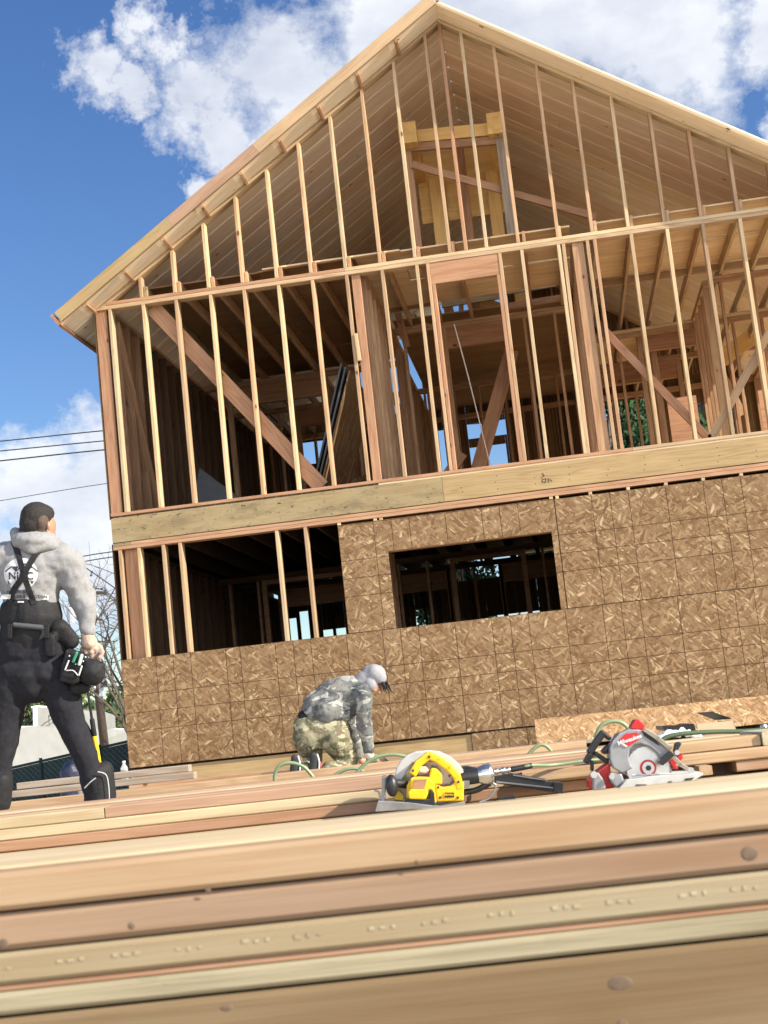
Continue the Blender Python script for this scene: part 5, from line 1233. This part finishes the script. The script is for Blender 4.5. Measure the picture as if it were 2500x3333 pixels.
for pts in ([(430, 1110), (500, 1040), (600, 980)], [(430, 1110), (520, 1070), (620, 1010)], [(430, 1115), (500, 1150), (580, 1170)], [(440, 1250), (490, 1240), (505, 1185), (580, 1172)], [(432, 1112), (440, 1180), (450, 1250)], [(445, 1230), (520, 1262), (570, 1255)], [(552, 950), (555, 1100), (570, 1280)], [(552, 950), (600, 945)]):
    mb.tube(spline([wp(*p) for p in pts], 5), .03, 5)
mb.build('conduit', 'dark', T)
# chain link fence with green windscreen
F0 = W(-260, 2566, 25)
def FP(u, v):   # u along 0..1, v up 0..1
    xl, xr = -260, 470; x = xl+(xr-xl)*u; top = 2573-.2273*(x+260)-6; d = 25-1.5*u
    return W(x, top, d)-UP*(1.75*(1-v))
T = empty('chain_link_fence', FP(.3, 0), 'chain link fence with dark green windscreen behind the standing worker', 'fence')
mb = MB(); mb.prism([FP(0, 0), FP(1, 0), FP(1, .985), FP(0, .985)], FW*.006); mb.build('windscreen', 'screen', T)
mb = MB(); n_ = 74
mb.tube([FP(0, 1), FP(1, 1)], .022, 8); mb.build('top_rail', 'screen', T)
for u in (.02, .37, .54, .80, .98):
    mb = MB(); mb.tube([FP(u, -.1)-FW*.03, FP(u, 1.03)-FW*.03], .03, 8); mb.build('post', 'screen', T)
mb = MB(); Ht = 1.0; du = 1.75/((FP(1, 0)-FP(0, 0)).length)
for k in range(-38, 90):
    u0 = k*.0215
    for s in (1, -1):
        a, b = (u0, 0.0), (u0+s*du, 1.0)
        if s == -1: a = (u0+du, 0); b = (u0, 1)
        ua, ub = a[0], b[0]; va_, vb_ = 0.0, 1.0
        if max(ua, ub) < 0 or min(ua, ub) > 1: continue
        sl_ = (vb_-va_)/(ub-ua)
        if ua < 0: va_ = -ua*sl_; ua = 0
        if ub < 0: vb_ = va_+(0-ua)*sl_; ub = 0
        if ua > 1: va_ = va_+(1-ua)*sl_; ua = 1
        if ub > 1: vb_ = va_+(1-ua)*sl_; ub = 1
        p0 = FP(ua, va_)-FW*.02; p1 = FP(ub, vb_)-FW*.02
        if (p1-p0).length > .05: mb.tube([p0, p1], .0032, 3, cap=False)
mb.build('wire_mesh', 'link', T)
# utility pole
T = empty('utility_pole', W(350, 2500, 50), 'dark wooden utility pole with crossarm and transformer cans behind the standing worker', 'utility pole')
mb = MB(); mb.tube([W(352, 2530, 50), W(318, 2235, 50), W(279, 1905, 50)], [.165, .14, .11], 12); mb.build('pole', 'pole', T, smooth=True)
mb = MB(); mb.box(W(318, 1930, 50), .62, .1, .12, (CR, CF, CU)); mb.box(W(265, 1944, 50), .8, .1, .1, (CR, CF, CU)); mb.build('crossarm', 'pole', T)
for x, y in ((231, 2001), (306, 2005)):
    mb = MB(); mb.tube([W(x+2, y+24, 49.7), W(x-1, y-22, 49.7), W(x-1, y-25, 49.7)], [.14, .15, .10], 16); tn = mb.build('transformer', 'can', T, smooth=False)
    mb = MB(); mb.tube([W(x-2, y-25, 49.7), W(x-3, y-38, 49.7)], [.03, .02], 8); mb.build('insulator', 'dark', tn)
mb = MB(); mb.box(W(330, 2245, 49.7), .14, .1, .44, (CR, CF, CU)); mb.build('meter_box', 'can', T)
mb = MB(); mb.box(W(339, 2228, 49.6), .22, .2, .17, (CR, CF, CU)); mb.build('street_lamp_head', 'dark', T)
mb = MB()
for a in ((331, 1917), (344, 1920), (299, 1862), (297, 1872)): mb.ell(W(*a, 49.8), .05, .05, .05, seg=8, rings=6)
mb.build('insulator', 'dark', T)
def wire(pts, d, r, label, g='overhead wires at the left'):
    mb = MB(); p = [W(x, y, d) for x, y in pts]; mb.tube(spline(p, 6), r, 5); tag(mb.build('power_line', 'wire', None, loc=p[0]), label, 'wire', g)
wire([(-300, 1462), (0, 1436), (335, 1402), (700, 1372), (1200, 1345)], 40, .017, 'topmost of the three black overhead wires reaching the upper storey')
wire([(-300, 1496), (0, 1468), (338, 1435), (700, 1404), (1200, 1376)], 40, .017, 'middle of the three black overhead wires reaching the upper storey')
wire([(-300, 1530), (0, 1500), (340, 1464), (700, 1436), (1600, 1375)], 40, .020, 'lowest of the three black overhead wires reaching the upper storey')
wire([(-300, 1680), (0, 1630), (345, 1574), (700, 1530)], 40, .010, 'single thin overhead wire above the head of the standing worker')
wire([(-300, 1905), (0, 1858), (262, 1812), (372, 1795), (700, 1750)], 44, .017, 'upper one of the pair of overhead wires beside the shoulder of the standing worker')
wire([(-300, 1922), (0, 1874), (266, 1829), (372, 1812), (700, 1768)], 44, .017, 'lower one of the pair of overhead wires beside the shoulder of the standing worker')
wire([(180, 1780), (268, 1840), (320, 1876), (385, 1922), (600, 2080)], 48, .022, 'thick diagonal cable falling right beside the upper arm of the standing worker')
wire([(190, 1890), (300, 1912), (345, 1925), (400, 1975), (600, 2160)], 49, .018, 'diagonal cable falling right from the pole crossarm')
wire([(330, 1925), (365, 1950), (400, 1990), (600, 2200)], 49, .012, 'thin diagonal cable just below the crossarm cable')
wire([(296, 1945), (380, 1930), (500, 1908)], 49, .010, 'thin cable rising right just below the crossarm')
wire([(300, 1960), (385, 1942), (500, 1920)], 49, .010, 'second thin cable rising right below the crossarm')
wire([(305, 2003), (340, 2022), (390, 2048), (600, 2140)], 49, .014, 'cable falling right from the grey transformer can')
wire([(235, 2078), (300, 2060), (600, 2000)], 49, .010, 'thin cable crossing behind the glove of the standing worker')
wire([(300, 2170), (345, 2205), (400, 2225), (600, 2260)], 49, .020, 'thick drooping cable below the bare twigs')
wire([(300, 2190), (350, 2225), (400, 2240), (600, 2290)], 49, .015, 'lowest drooping cable beside the lamp head on the pole')
# bottle and dark tarp bag near the fence
T = tag(MB() and None or empty('water_bottle', W(408, 2545, 12.5)), 'small clear water bottle standing beside the left corner of the house', 'bottle')
b0 = W(408, 2545, 12.5); mb = MB(); mb.tube([b0, b0+UP*.01, b0+UP*.12, b0+UP*.15, b0+UP*.165], [.028, .032, .032, .014, .013], 16); mb.build('bottle_body', 'clear', T, smooth=True)
mb = MB(); mb.tube([b0+UP*.166, b0+UP*.18], [.015, .015], 12); mb.build('cap', 'white', T)
mb = MB(); c = W(238, 2525, 12); mb.ell(c, .11, .12, .13, seg=14); mb.caps(c-UP*.15, .12, c-UP*.24, .13); tag(mb.build('tarp_bag', plain('navy_tarp', (.008, .012, .035), .5, bumps=.5), None, remesh=.02, relax=3, wrinkle=.04, wsize=.08, loc=c), 'dark navy bag on the ground behind the right leg of the standing worker', 'bag')
